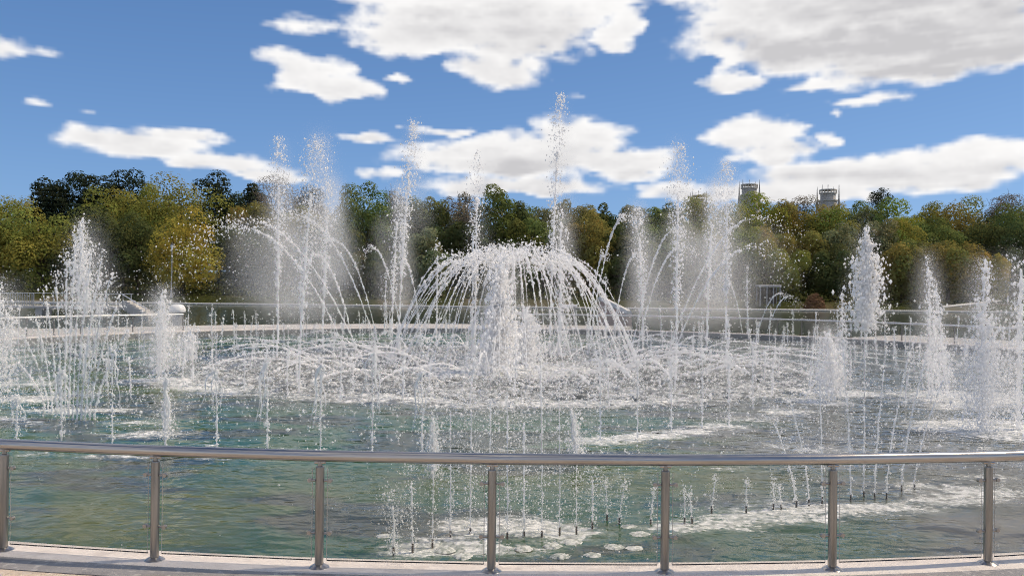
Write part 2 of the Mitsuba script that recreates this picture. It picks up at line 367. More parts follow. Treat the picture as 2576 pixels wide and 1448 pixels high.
def extrude(poly, z0, z1):
    gs = getattr(poly, 'geoms', [poly])
    ms = []
    for g in gs:
        m = trimesh.creation.extrude_polygon(g, z1 - z0, engine='earcut'); m.apply_translation([0, 0, z0]); ms.append(m)
    return trimesh.util.concatenate(ms)


GAP0, GAP1 = 196.0, 229.0            # far left of the basin, where the lake comes up to its wall (deg)
G0, G1 = -GAP1, -GAP0
island = unary_union([disc(33.0).difference(sector(G0 - 0, G1 + 0, 60)), sbox(-60, -40, 60, 6), sbox(-52, 20, -24, 52).difference(sector(G0, G1, 90)), affinity.rotate(sbox(-90, 50, -40, 62), 12)])
INNER = 25.69
add('paving', extrude(island.difference(disc(26.46)), -1.9, 0.0), 'm_pave', 30)
say('paving', 'grey stone paving of the fountain island around the basin', 'pavement', kind='structure')
tiles = []
for r0 in np.arange(26.468, 27.4, .30):
    da = math.degrees(.30 / r0)
    for k, a in enumerate(np.arange(-15.5, 15.5, da)):
        off = da / 2 * (round((r0 - 26.468) / .3) % 2)
        p = [ring(r0 + .004, a + off + .01), ring(r0 + .296, a + off + .01), ring(r0 + .296, a + da + off - .01), ring(r0 + .004, a + da + off - .01)]
        tiles.append(p)
for p in tiles:
    c = np.mean(p, 0); h = .012 + .003 * RNG.random()
    top_ = [np.array([*(c[:2] + (q[:2] - c[:2]) * .985), h]) for q in p]; bot = [np.array([q[0], q[1], h - .006]) for q in p]; low = [np.array([q[0], q[1], -.002]) for q in p]
    V = np.array(top_ + bot + low); f = [[0, 1, 2, 3]]
    for a in range(4):
        b = (a + 1) % 4
        f += [[a, a + 4, b + 4, b], [a + 4, a + 8, b + 8, b + 4]]
    add(num('paving__tile'), (V, np.array(f)), 'm_tile')
add('dark_band', extrude(disc(26.46).difference(disc(26.165)).difference(sector(G0, G1, 60)), -.5, .016), 'm_dark_granite', 30)
say('dark_band', 'dark grey granite band around the outside of the basin kerb', 'pavement', kind='structure')


def kerb_ring():
    prof = [(INNER, -.06), (INNER, -.012), (INNER + .014, .003), (INNER + .05, .02), (26.13, .02), (26.16, .012), (26.16, -.5)]
    a = np.radians(np.arange(360)); P = np.array(prof)
    V = np.stack([CEN[0] + P[:, None, 0] * np.sin(a), CEN[1] - P[:, None, 0] * np.cos(a), np.broadcast_to(P[:, None, 1], (len(P), 360))], -1).reshape(-1, 3)
    i, j = np.meshgrid(np.arange(len(P) - 1), np.arange(360), indexing='ij')
    return V, np.stack([i * 360 + j, i * 360 + (j + 1) % 360, (i + 1) * 360 + (j + 1) % 360, (i + 1) * 360 + j], -1).reshape(-1, 4)


def wall_ring(r, z0, z1):
    a = np.radians(np.arange(360))
    V = np.concatenate([np.stack([CEN[0] + r * np.sin(a), CEN[1] - r * np.cos(a), a * 0 + z], -1) for z in (z0, z1)])
    j = np.arange(360); k = (j + 1) % 360
    return V, np.stack([j, k, 360 + k, 360 + j], 1)


add('basin_wall', wall_ring(INNER + .012, -1.0, -.03), 'm_wet_wall', True)
say('basin_wall', 'wet grey inner wall of the round basin under the kerb', 'wall', kind='structure')
add('basin_kerb', kerb_ring(), 'm_kerb', 30)
say('basin_kerb', 'pinkish granite kerb ringing the round basin', 'kerb', kind='structure')
scene['m_kerb']['id'] = 'm_kerb'


def wave(x, y):
    r = np.hypot(x - CEN[0], y - CEN[1])
    amp = .024 + .085 * (1 - smooth01(10, 14, r)) + .035 * np.clip(foam_density_np(x, y) - .3, 0, .7)
    return amp * 2 * (meshkit.fbm(np.stack([x * 1.1, y * 1.7, x * 0], -1), 3, 31) - .5) + .6 * amp * 2 * (meshkit.noise(np.stack([x * 3.3, y * 4.2, x * 0 + 2], -1), 8) - .5)


def basin_water():
    rr = np.linspace(.0, INNER + .03, 180); na = 640
    a = np.arange(na) * 2 * math.pi / na
    Rr, A = np.meshgrid(rr, a, indexing='ij')
    x = CEN[0] + Rr * np.sin(A); y = CEN[1] - Rr * np.cos(A)
    V = np.stack([x, y, WATER + wave(x, y)], -1).reshape(-1, 3)
    i, j = np.meshgrid(np.arange(len(rr) - 1), np.arange(na), indexing='ij')
    return V, np.stack([i * na + j, (i + 1) * na + j, (i + 1) * na + (j + 1) % na, i * na + (j + 1) % na], -1).reshape(-1, 4)


add('basin_water', basin_water(), 'm_basin', True)
say('basin_water', 'rippled green water of the round basin streaked with white foam', 'water', kind='structure')

# ------------------------------------------------------------------ railing in front
def flange(c):
    return lathe([(.0, .05), (.05, .047), (.066, .036), (.086, .026), (.092, .020)], (c[0], c[1], 0.0), 24)


def railing_bay(key, a0, a1, r, z0, z1, gap, bsdf='m_glass'):
    p0, p1 = ring(r, a0), ring(r, a1)
    u = (p1 - p0) / np.linalg.norm(p1 - p0)
    q0, q1 = p0 + u * gap, p1 - u * gap
    V = np.array([[*q0[:2], z0], [*q1[:2], z0], [*q1[:2], z1], [*q0[:2], z1]])
    add(key, (V, np.array([[0, 1, 2, 3]])), bsdf)
    return q0, q1


STEP = 3.416
RAIL = 'glass_railing'
posts = [-.57 + STEP * k for k in range(-9, 10)]
# handrail: straight tube lengths meeting over the posts
hp = []
for a in np.arange(len(posts)):
    hp.append(ring(RAD, posts[a], 1.015))
pts = []
for a, b in zip(hp[:-1], hp[1:]):
    for t in np.linspace(0, 1, 7)[:-1]: pts.append(a + (b - a) * t)
pts.append(hp[-1])
add(RAIL + '__handrail', tube(pts, .051, 20), 'm_steel', 40)
say(RAIL, 'curved glass railing with a round steel handrail along the near edge of the basin', 'railing')
for k, a in enumerate(posts):
    c = ring(RAD, a)
    P = num(RAIL + '__post')
    add(P, cat([lathe([(.034, .03), (.039, .05), (.039, .912), (.034, .922), (.022, .927), (.020, .97)], (c[0], c[1], 0), 20)]), 'm_steel_dull', 40)
    add(P + '__base_plate', flange(c), 'm_steel', 40)
    add(P + '__saddle', tube([c + [-.05, 0, .960], c + [.05, 0, .960]], .016, 8), 'm_steel', 40)
    tan = ring(1, a + 90) - ring(0, a); tan[2] = 0
    out = ring(1, a) - ring(0, a); out[2] = 0
    n = 0
    for z in (.795, .325):
        for s in (-1, 1):
            base = c + tan * s * .040 + [0, 0, z]
            tip = c + tan * s * .094 + [0, 0, z]
            m = cat([tube([base, tip], .011, 8), tube([tip - out * .017, tip + out * .017], .019, 12)])
            add(P + '__clamp' + (f'_{n:03d}' if n else ''), m, 'm_clamp', 40); n += 1
for a0, a1 in zip(posts[:-1], posts[1:]):
    G = num(RAIL + '__glass_panel')
    q0, q1 = railing_bay(G, a0, a1, RAD, .085, .905, .068)
    L = lambda q, z: np.array([q[0], q[1], z])
    add(G + '__edge', tube([L(q0, .083), L(q0, .907)], .003, 4), 'm_glass_edge')
    add(G + '__edge_001', tube([L(q1, .083), L(q1, .907)], .003, 4), 'm_glass_edge')
    add(G + '__seal', tube([L(q0, .080), L(q1, .080)], .0055, 4), 'm_nozzle')


def far_railing(key, a_start, a_end, label):
    n = max(2, int(round(abs(a_end - a_start) / STEP))); aa = np.linspace(a_start, a_end, n + 1)
    P = [ring(RAD, a, .985) for a in np.linspace(a_start, a_end, 4 * n + 1)]
    add(key + '__handrail', tube(P, .058, 8), 'm_rail_far', 40)
    for a in aa:
        c = ring(RAD, a)
        add(num(key + '__post'), tube([c, c + [0, 0, .94]], .035, 8), 'm_post_far', 40)
    for a, b in zip(aa[:-1], aa[1:]):
        railing_bay(num(key + '__glass_panel'), a, b, RAD, .085, .90, .06)
    say(key, label, 'railing')


far_railing('far_railing', posts[-1] + STEP, 185.0, 'glass railing curving round the far right edge of the basin')
far_railing('far_railing_001', -(360 - 229.0) + 0.0 - 0.0, posts[0] - STEP, 'glass railing on the far left edge of the basin before the grey plaza')

# ------------------------------------------------------------------ water jets
def path_up(P, Q, n):
    """A jet from P to its top Q; sideways lean grows near the top."""
    s = np.linspace(0, 1, n)
    h = P + (Q - P) * np.stack([s ** 1.6, s ** 1.6, s], -1)
    return s, h


def stream_mesh(pts, r, rng, n=5, rough=.45):
    """A jet as a thin rope of water with beads strung along it."""
    r = np.broadcast_to(np.asarray(r, float), (len(pts),))
    rr = r * .62 * (1 + rough * rng.normal(size=len(pts)))
    p = pts + rng.normal(size=pts.shape) * r[:, None] * .25
    seg = np.linalg.norm(np.diff(pts, axis=0), axis=1); L = np.concatenate([[0], np.cumsum(seg)])
    m = int(L[-1] / (r.mean() * 3.6)) + 2
    l = np.sort(L[-1] * rng.random(m)); l = l + r.mean() * 2.0 * np.sin(l / (r.mean() * 9) + rng.uniform(0, 6))
    c = np.stack([np.interp(l, L, pts[:, k]) for k in range(3)], -1) + rng.normal(size=(m, 3)) * r.mean() * .45
    grow = np.interp(l, L, np.linspace(.65, 1.45, len(pts)))
    return cat([tube(p, np.clip(rr, r * .18, None), n), blobs(c, r.mean() * rng.uniform(.45, 1.35, m) * grow, rng, tall=1.3)])


def put_jet(name, P, Q, rng, rs=.03, coh=.6, w0=.05, w1=.25, n=250, rd=(.015, .04), mist=0, mw=.5, mr=.013, head=0, label=None, cat_='fountain jet', group=None, nozzle=False, key=None, mlow=.15):
    J = key or num(name)
    L = np.linalg.norm(Q - P)
    ns = max(6, int(L * coh / max(rs * 2.2, .05)))
    s, h = path_up(P, Q, 200)
    sp = np.linspace(0, coh, ns)
    pts = np.stack([np.interp(sp, s, h[:, k]) for k in range(3)], -1)
    rad = rs * (1 - .25 * sp)
    add(J + '__stream', stream_mesh(pts, rad, rng), 'm_drop', True)
    # drops: thrown up along the path and falling back around it
    n = int(n * 1.35); u = np.clip(1 - rng.random(n) ** 1.15 * (.98 - .30 * (L > 4)), 0, 1)
    c = np.stack([np.interp(u, s, h[:, k]) for k in range(3)], -1)
    wid = w0 + w1 * u ** 2 * (1 - .75 * smooth01(.85, 1.0, u))
    c = c + rng.normal(size=(n, 3)) * wid[:, None] * np.array([1, 1, .6])
    r = (rd[0] * .8 + (rd[1] - rd[0] * .8) * rng.random(n) ** 2.2) * (1 - .30 * u)
    parts = [blobs(c, r, rng, tall=1.3)]
    if head:
        hc = Q + rng.normal(size=(head, 3)) * np.array([w1 * .35, w1 * .35, w1 * .7])
        parts.append(blobs(hc, rd[0] + (rd[1] * 1.1 - rd[0]) * rng.random(head) ** 1.6, rng))
    c2 = c[:, 2]
    add(J + '__spray', cat(parts), 'm_drop', True)
    say(J + '__spray', kind='stuff')
    if mist and P[1] < 24:
        mist = int(mist * 1.4); mr = mr * .72
        u = mlow + (1 - mlow) * rng.random(mist) ** .9
        c = np.stack([np.interp(u, s, h[:, k]) for k in range(3)], -1)
        c = c + rng.normal(size=(mist, 3)) * (mw * (1.15 - .85 * u))[:, None] * np.array([1, 1, .5]) + np.array([.25, 0, 0]) * mw
        add(J + '__mist', blobs(c, rng.uniform(mr * .6, mr * 1.4, mist), rng, tet=True), 'm_drop')
        say(J + '__mist', kind='stuff')
    if nozzle:
        add(J + '__nozzle', tube([P + [0, 0, -.08], P + [0, 0, .075], P + [0, 0, .085]], [.012, .012, .008], 8), 'm_nozzle', 40)
    if label: say(J, label, cat_, group)
    return J


def put_arc(name, P, A, rng, s_end=1.6, rs=.035, coh=.55, n=160, w=.10, rd=(.02, .05), label=None, group=None, cat_='fountain jet', mist=0):
    """A parabola from the nozzle P through its crest A, followed to s_end (crest at 1)."""
    J = num(name)
    ev = lambda s: np.stack([P[0] + (A[0] - P[0]) * s, P[1] + (A[1] - P[1]) * s, P[2] + (A[2] - P[2]) * (2 * s - s * s)], -1)
    L = np.linalg.norm(A - P)
    ns = max(8, int(L * coh / max(rs * 2.0, .05)))
    sp = np.linspace(0, coh, ns)
    add(J + '__stream', stream_mesh(ev(sp), rs * (1 - .3 * sp), rng), 'm_drop', True)
    u = coh * .5 + (s_end - coh * .5) * rng.random(n) ** .85
    # water comes in pulses: drops bunch along the path
    u = u + .035 * np.sin(u * 55 + rng.uniform(0, 6)) / 3
    c = ev(u) + rng.normal(size=(n, 3)) * (w * (.10 + .95 * smooth01(.75, s_end, u)))[:, None]
    c[:, 2] = np.maximum(c[:, 2], WATER)
    m = [blobs(c, (rd[0] * .7 + (rd[1] - rd[0] * .7) * rng.random(n) ** 1.8) * np.clip(1.25 - .4 * u, .5, 1.2), rng, tall=1.25)]
    add(J + '__spray', cat(m), 'm_drop', True)
    say(J + '__spray', kind='stuff')
    if mist and P[1] < 24:
        u = rng.uniform(.7, s_end, mist)
        c = ev(u) + rng.normal(size=(mist, 3)) * np.array([.5, .5, .5]) - np.array([0, 0, 1]) * rng.exponential(1.2, mist)[:, None]
        c = c[c[:, 2] > WATER]
        add(J + '__mist', blobs(c, rng.uniform(.007, .017, len(c)), rng, tet=True), 'm_drop'); say(J + '__mist', kind='stuff')
    if label: say(J, label, cat_, group)
    return J


def put_plume(name, P, Q, rng, wt, wb, n, rd, label, mist=0, mr=.012, core=0, group=None, strands=9):
    """A ragged foaming column: strands of drops thrown to different heights and falling back."""
    J = num(name)
    H = Q[2] - P[2]
    n = int(n * 1.2); hs = np.append(rng.uniform(.40, .93, strands - 1), 1.0)
    cs = []
    wgt = hs ** 1.5; wgt /= wgt.sum()
    for h, wk in zip(hs, wgt):
        m = int(n * wk)
        off = rng.normal(size=2) * wb * .42 * (1.15 - h) + rng.normal(size=2) * wt * .25 * (h < 1)
        u = rng.random(m) ** .8
        c = P + (Q - P) * (u * h)[:, None]
        c[:, :2] += off * (.5 + .5 * u[:, None])
        fall = rng.random(m) < .55
        wid = np.where(fall, (wb * .55 * (1 - u * h) + wt * .30), wt * .22 + .25 * wb * (1 - u) * .4)
        c[:, :2] += rng.normal(size=(m, 2)) * wid[:, None] * .62
        c[:, 2] += rng.normal(size=m) * H * .012
        cs.append(c)
    c = np.vstack(cs); c[:, 2] = np.maximum(c[:, 2], WATER)
    add(J + '__spray', blobs(c, rd[0] * .7 + (rd[1] - rd[0] * .7) * rng.random(len(c)) ** 2.4, rng, tall=1.5), 'm_drop', True); say(J + '__spray', kind='stuff')
    core = core or wt * .20
    if core:
        s = np.linspace(0, .92, 40)
        add(J + '__stream', stream_mesh(P + (Q - P) * s[:, None], core * (1 - .6 * s), rng, 7, .25), 'm_drop', True)
    if mist:
        mist = int(mist * 1.8)
        u = rng.random(mist) ** 1.2
        c = P + (Q - P) * u[:, None] + rng.normal(size=(mist, 3)) * (wb * .8 + (wt - wb * .8) * u)[:, None] * .5
        c = c[c[:, 2] > WATER]
        add(J + '__mist', blobs(c, rng.uniform(mr * .4, mr * 1.1, len(c)), rng, tet=True), 'm_drop'); say(J + '__mist', kind='stuff')
    say(J, label, 'fountain jet', group)
    return J


def updown(xb, yb, xt, yt):
    P = wpt(xb, yb); return P, at(xt, yt, P[1])


g = np.random.default_rng(21)
ORD = 'first second third fourth fifth sixth seventh eighth ninth tenth eleventh twelfth thirteenth fourteenth'.split()
TALL = [  # base, top, drops, spread, mist, mist width, label
    (697, 898, 702, 345, 700, .26, 5500, .75, 'tall thin jet, leftmost of the high ones, with its top against the blue sky'),
    (752, 987, 795, 345, 900, .30, 4500, .55, 'tall leaning jet with a wide sprayed top, second high one from the left'),
    (812, 874, 828, 455, 500, .35, 9000, .85, 'misty high jet just right of the leaning left jet, veiled in drizzle'),
    (985, 878, 1004, 470, 350, .3, 5000, .55, 'misty jet standing close behind the high jet left of the dome'),
    (1003, 880, 1042, 305, 900, .34, 3500, .5, 'high jet left of the dome leaning right before the clouds'),
    (1194, 905, 1200, 382, 420, .22, 600, .4, 'thin high jet rising out of the left half of the dome'),
    (1383, 898, 1410, 238, 900, .30, 2200, .5, 'highest jet of all, rising right of the dome crest into the blue'),
    (1701, 956, 1707, 362, 850, .30, 4200, .55, 'high jet right of the dome with spray around its top'),
    (1778, 885, 1797, 470, 400, .4, 9000, .8, 'misty high jet left of the palace tower, blurred into drizzle'),
    (1827, 902, 1828, 405, 600, .30, 4500, .6, 'rightmost high jet, standing in front of the left palace tower'),
    (1617, 880, 1605, 522, 450, .32, 6500, .6, 'misty jet of middle height between the dome and the high right jet'),
]
for xb, yb, xt, yt, n, w1, mist, mw, lab in TALL:
    P, Q = updown(xb, yb, xt, yt)
    k = P[1] / 33.0
    put_jet('tall_jet', P, Q, g, rs=.052 * k, coh=.78, w0=.045, w1=w1, n=int(n * 1.2), rd=(.014, .055 * k), mist=mist, mw=mw * 1.0, mr=.012, label=lab)
MID = [(967, 845, 972, 690, 'short pale jet left of the dome before dark trees'), (1098, 870, 1101, 617, 'jet whose tip shows above the left shoulder of the dome'),
       (1524, 850, 1523, 702, 'short jet at the right foot of the dome'), (1880, 838, 1879, 672, 'short jet before the trees under the left palace tower'),
       (1188, 905, 1190, 553, 'ragged jet beside the thin jet over the dome, half as high')]
for xb, yb, xt, yt, lab in MID:
    P, Q = updown(xb, yb, xt, yt)
    put_jet('middle_jet', P, Q, g, rs=.06, coh=.9, w0=.07, w1=.22, n=160, rd=(.02, .05), mist=500, mw=.25, head=25, label=lab)
P, Q = updown(1408, 893, 1412, 528)
put_plume('foam_plume', P, Q, g, .55, .9, 900, (.02, .06), 'ragged white plume right of the dome crest beside the highest jet', mist=2500)

ARCS_L = [((880, 905), (600, 572)), ((905, 895), (615, 552)), ((950, 880), (740, 540)), ((950, 860), (838, 605)), ((895, 890), (790, 640)), ((1012, 860), (935, 622)), ((1062, 872), (1012, 650))]
for k, (b, c) in enumerate(ARCS_L):
    P = wpt(*b); A = at(*c, P[1] + .3)
    put_arc('arching_jet', P, A, g, s_end=1.75, n=620 if k < 3 else 360, w=.60 if k < 3 else .34, rs=.045, coh=.85, rd=(.016, .055), mist=3500 if k < 3 else 900,
            label=f'arching jet left of the dome, {ORD[k]} of them from the left by its crest', group='arching jets left of the dome')
ARCS_R = [((1478, 870), (1520, 640), 1.2), ((1480, 890), (1572, 543), 1.2), ((1538, 872), (1600, 640), 1.3), ((1590, 880), (1700, 577), 1.5), ((1600, 890), (1715, 620), 1.5), ((1680, 890), (1910, 545), 1.6), ((1690, 900), (1895, 622), 1.6),
          ((1870, 850), (1822, 700), 1.3), ((1905, 840), (1962, 738), 1.6), ((1930, 832), (1985, 745), 1.6)]
for k, (b, c, se) in enumerate(ARCS_R):
    P = wpt(*b); A = at(*c, P[1] + .3)
    put_arc('arching_jet', P, A, g, s_end=se, n=360 if k in (1, 3, 5, 6) else 200, w=.45 if k in (5, 6) else .22, rs=.045, coh=.85, rd=(.016, .055), mist=3000 if k in (3, 5, 6) else 300,
            label=f'arching jet right of the dome, {ORD[k]} of them counted from the dome', group='arching jets right of the dome')

ND = 72
for k in range(ND):
    a = 360 * k / ND + g.normal() * 1.2
    P = ring(5.0, a, WATER); rc = g.uniform(.5, 2.7)
    A = ring(rc, a + g.normal() * 3, WATER + 4.62 - .055 * rc ** 2 - .10 * rc + g.normal() * .12)
    put_arc('dome_jet', P, A, g, s_end=1.3, rs=.022, coh=.88, n=92, w=.24, rd=(.014, .055), mist=60,
            label='slender jet bending inwards as one rib of the central water dome', group='jets of the central water dome')
P, Q = updown(1243, 938, 1262, 640)
put_plume('foam_plume', P, Q, g, .50, 1.0, 3700, (.018, .070), 'thick white foam column in the middle of the dome', mist=6000, core=.22, strands=14)
P, Q = updown(1325, 915, 1325, 772)
put_plume('foam_plume', P, Q, g, .9, 1.0, 1300, (.022, .065), 'rounded white foam head right of the central column', mist=900)

# low jets skimming outwards from an inner ring
for k in range(64):
    a = 5.625 * k + g.normal() * 1.2; r0 = 7.6 if k % 2 else 4.6
    P = ring(r0, a, WATER + .05); A = ring(r0 + g.uniform(2.0, 2.8), a + g.normal() * 2, WATER + g.uniform(.45, 1.0))
    put_arc('skimming_jet', P, A, g, s_end=1.95, rs=.040, coh=1.6, n=70, w=.10, rd=(.012, .035), label='low jet skimming outwards over the foaming middle of the basin', group='low skimming jets')

# rings of short jets with heavy heads
def short_ring(r, n, a0, h, name, label, group, keep=lambda a: True, rs=.022, nd=40):
    for k in range(n):
        a = a0 + 360 * k / n
        if not keep(a % 360): continue
        P = ring(r + g.normal() * .05, a, WATER); hh = h * g.uniform(.78, 1.15)
        put_jet(name, P, P + np.array([g.normal() * .05, g.normal() * .05, hh]), g, rs=rs, coh=.97, w0=.035, w1=.10, n=nd, rd=(.012, .034), head=16, label=label, group=group)


short_ring(24.6, 108, 0, 1.75, 'edge_jet', 'short jet with a heavy head in the ring along the far basin edge', 'short jets along the far basin edge', keep=lambda a: 100 < a < 260, rs=.034)
short_ring(20.5, 72, 2, 1.35, 'outer_jet', 'short jet with a heavy head in the outer ring behind the dome', 'short jets of the outer ring', keep=lambda a: 62 < a < 298, rs=.030)
short_ring(12.3, 44, 3, 1.15, 'inner_jet', 'short jet with a ragged head around the foaming middle of the basin', 'short jets of the inner ring', rs=.026)
short_ring(15.2, 60, 1, 1.1, 'inner_jet', 'short jet with a ragged head around the foaming middle of the basin', 'short jets of the inner ring', keep=lambda a: 40 < a < 320, rs=.026)
short_ring(17.8, 66, 2, 1.25, 'outer_jet', 'short jet with a heavy head in the outer ring behind the dome', 'short jets of the outer ring', keep=lambda a: 50 < a < 310, rs=.028)
short_ring(10.0, 26, 0, .9, 'inner_jet', 'short jet with a ragged head around the foaming middle of the basin', 'short jets of the inner ring', rs=.026)

ROW = [(42, 1108, 42, 1000), (155, 1110, 155, 938), (282, 1115, 281, 880), (545, 1128, 543, 930), (672, 1135, 672, 908), (806, 1140, 808, 918), (936, 1143, 938, 888), (1062, 1143, 1060, 935), (415, 1122, 414, 950),
       (1510, 1106, 1510, 892), (1604, 1104, 1604, 910), (1689, 1090, 1689, 910), (1766, 1078, 1767, 888), (1834, 1074, 1834, 905), (1894, 1030, 1894, 862)]
LEFT_ORDER = [0, 1, 2, 4, 5, 6, 7, 8, 3]
for k, (xb, yb, xt, yt) in enumerate(ROW):
    P, Q = updown(xb, yb, xt, yt)
    put_jet('front_jet', P, Q, g, rs=.019, coh=.95, w0=.03, w1=.10, n=110, rd=(.006, .024), mist=100, mw=.16, mr=.008, head=36,
            label=f'thin upright jet with falling water just beyond the handrail, {ORD[LEFT_ORDER[k]]} from the left' if k < 9 else f'thin upright jet in the row right of the dome foot, {ORD[k - 9]} from the left', group='thin jets left of the middle' if k < 9 else 'thin jets right of the middle')
    # water falling back beside the jet as ropes and bells
    if k < 9:
        J = f'front_jet_{k:03d}' if k else 'front_jet'
        ps = []
        for q in range(3):
            s = np.linspace(0, 1, 16); side = g.choice([-1, 1]) * g.uniform(.06, .2)
            c = Q + np.stack([side * s ** .6 + .03 * np.sin(s * 9 + q), .05 * g.normal() * s, -(Q[2] - P[2]) * g.uniform(.35, .75) * s ** 1.5], -1)
            ps.append(tube(c, np.linspace(.016, .006, 16) * g.uniform(.6, 1.4, 16), 5))
        add(J + '__falling_water', cat(ps), 'm_drop', True)

NEAR = [(990, 1393, 988, 1235), (1038, 1384, 1032, 1160), (1088, 1374, 1092, 1050), (1133, 1352, 1133, 985), (1183, 1345, 1186, 968), (1230, 1340, 1236, 940), (1276, 1356, 1276, 945), (1318, 1352, 1318, 975), (1363, 1352, 1362, 940),
        (1408, 1342, 1406, 965), (1450, 1340, 1448, 1010), (1490, 1325, 1492, 1165)]
for k, (xb, yb, xt, yt) in enumerate(NEAR):
    P, Q = updown(xb, yb, xt, yt)
    put_jet('near_jet', P, Q, g, rs=g.uniform(.008, .016), coh=g.uniform(.75, .95), w0=.03, w1=g.uniform(.08, .2), n=int(g.uniform(180, 520)), rd=(.003, .013), mist=300, mw=.20, mr=.004, head=20, nozzle=True,
            label=f'thin jet with scattered drops in the nearest group behind the glass, {ORD[k]} from the left', group='thin jets of the nearest group')
SMALL = [(1527, 1308, 1524, 1212), (1558, 1318, 1572, 1216), (1637, 1320, 1645, 1232), (1722, 1318, 1722, 1238), (1741, 1316, 1734, 1240), (1790, 1288, 1800, 1205), (1877, 1288, 1878, 1213), (1945, 1282, 1946, 1213), (1965, 1280, 1960, 1225)]
for k, (xb, yb, xt, yt) in enumerate(SMALL):
    P, Q = updown(xb, yb, xt, yt)
    put_jet('stub_jet', P, Q, g, rs=.010, coh=.95, w0=.02, w1=.06, n=70, rd=(.004, .013), mist=80, mw=.08, mr=.004, head=40, nozzle=True,
            label=f'stubby jet seen through the glass right of the nearest group, {ORD[k]} from the left', group='stubby jets behind the right glass panels')
for (xb, yb, xt, yt, lab) in [(1090, 1200, 1092, 1048, 'bright cone of water just above the handrail, left of the nearest group'), (1452, 1165, 1440, 1030, 'spreading cone of water just above the handrail, right of the nearest group'),
                              (418, 1105, 415, 955, 'hollow bell of falling water above the handrail on the left')]:
    P, Q = updown(xb, yb, xt, yt)
    put_plume('water_cone', P, Q, g, .06, .26, 900, (.006, .02), lab, mist=900, mr=.006, core=.035)

# the two fans
FAN_R = [((2003, 1274), (1945, 1060)), ((2035, 1269), (1985, 1000)), ((2068, 1264), (2060, 905)), ((2140, 1259), (2118, 850)), ((2173, 1249), (2176, 720)), ((2200, 1254), (2232, 860)), ((2230, 1254), (2290, 880)), ((2268, 1234), (2330, 900)), ((2300, 1230), (2385, 930))]
for k, (b, c) in enumerate(FAN_R):
    P, Q = updown(*b, *c)
    put_jet('fan_jet', P, Q, g, rs=.0145, coh=.97, w0=.02, w1=.10, n=120, rd=(.005, .018), mist=200, mw=.14, mr=.005, head=20, nozzle=True,
            label=f'slanting jet of the near right fan, {ORD[k]} from the left', group='jets of the right fan')
FAN_L = [((113, 1030), (40, 905)), ((122, 1036), (62, 850)), ((132, 1040), (90, 800)), ((143, 1045), (115, 745)), ((153, 1050), (140, 690)), ((163, 1053), (168, 640)), ((173, 1055), (190, 590)), ((183, 1057), (210, 570)), ((193, 1058), (232, 620)), ((204, 1058), (258, 640)), ((215, 1058), (280, 690)), ((226, 1057), (298, 760)), ((238, 1056), (320, 830))]
for k, (b, c) in enumerate(FAN_L):
    P, Q = updown(*b, *c)
    put_jet('fan_jet', P, Q, g, rs=.023, coh=.96, w0=.02, w1=.16, n=120, rd=(.008, .03), mist=200, mw=.22, mr=.008, head=22,
            label=f'slanting jet of the left fan, {ORD[k]} from the left', group='jets of the left fan')
P, Q = updown(215, 1000, 203, 556)
put_plume('foam_plume', P + [0, 0, 2.2], Q, g, .14, .8, 1500, (.01, .036), 'ragged peak of spray over the left fan', mist=1600)
P, Q = updown(2173, 1250, 2182, 572)
put_plume('foam_plume', P + [0, 0, 2.35], Q, g, .12, .42, 2600, (.007, .024), 'bright bell of water at the top of the right fan', mist=700, mr=.006, core=.07)
PL = [(2470, 1085, 2475, 655, .22, .75, 2300, (.010, .038), 'big foaming column by the right edge of the picture', 2600),
      (2345, 1010, 2335, 642, .16, .6, 1000, (.010, .034), 'ragged spray peak left of the big right column', 900),
      (2385, 1000, 2352, 702, .2, .6, 700, (.012, .036), 'smaller spray peak leaning on the right spray peak', 500),
      (2560, 1080, 2570, 640, .5, 1.0, 1100, (.01, .034), 'loose spray cut by the right edge of the picture', 900),
      (2092, 1010, 2086, 835, .3, .8, 900, (.015, .045), 'pale misty column between the dome and the right edge', 2500),
      (400, 958, 408, 726, .30, .75, 1100, (.012, .042), 'foaming column beside the lamp post on the left', 2500),
      (-5, 1010, 0, 712, .35, .8, 1300, (.012, .038), 'foaming column cut by the left edge of the picture', 2600),
      (2120, 900, 2118, 720, .2, .5, 260, (.02, .05), 'small spray tip left of the bright right bell', 300),
      (250, 800, 252, 742, .5, 1.0, 300, (.03, .07), 'low tuft of spray under the left spray peak', 300),
      (480, 905, 478, 825, .4, .9, 500, (.02, .05), 'low tuft of spray right of the foaming left column', 500)]
for xb, yb, xt, yt, wt, wb, n, rd, lab, mist in PL:
    P, Q = updown(xb, yb, xt, yt)
    put_plume('foam_plume', P, Q, g, wt, wb, n, rd, lab, mist=mist, mr=.011)

# drops and splashes just over the water, where nobody could count them
C, Rr = [], []
x = g.uniform(-26, 26, 90000); y = g.uniform(8, 59, 90000)
r = np.hypot(x - CEN[0], y - CEN[1]); d = foam_density_np(x, y)
keep = (r < 25.4) & (g.random(90000) < np.clip(d, 0, 1) * .55 + .02)
x, y, d = x[keep], y[keep], d[keep]
z = WATER + .02 + g.exponential(.16, len(x)) * np.clip(d, .15, 1)
far = np.clip(y / 33, .25, 1.3)
add('splash_drops', blobs(np.stack([x, y, z], -1), g.uniform(.007, .03, len(x)) * far, g), 'm_drop', True)
say('splash_drops', 'loose white drops splashing over the foam of the basin', 'splash', kind='stuff')
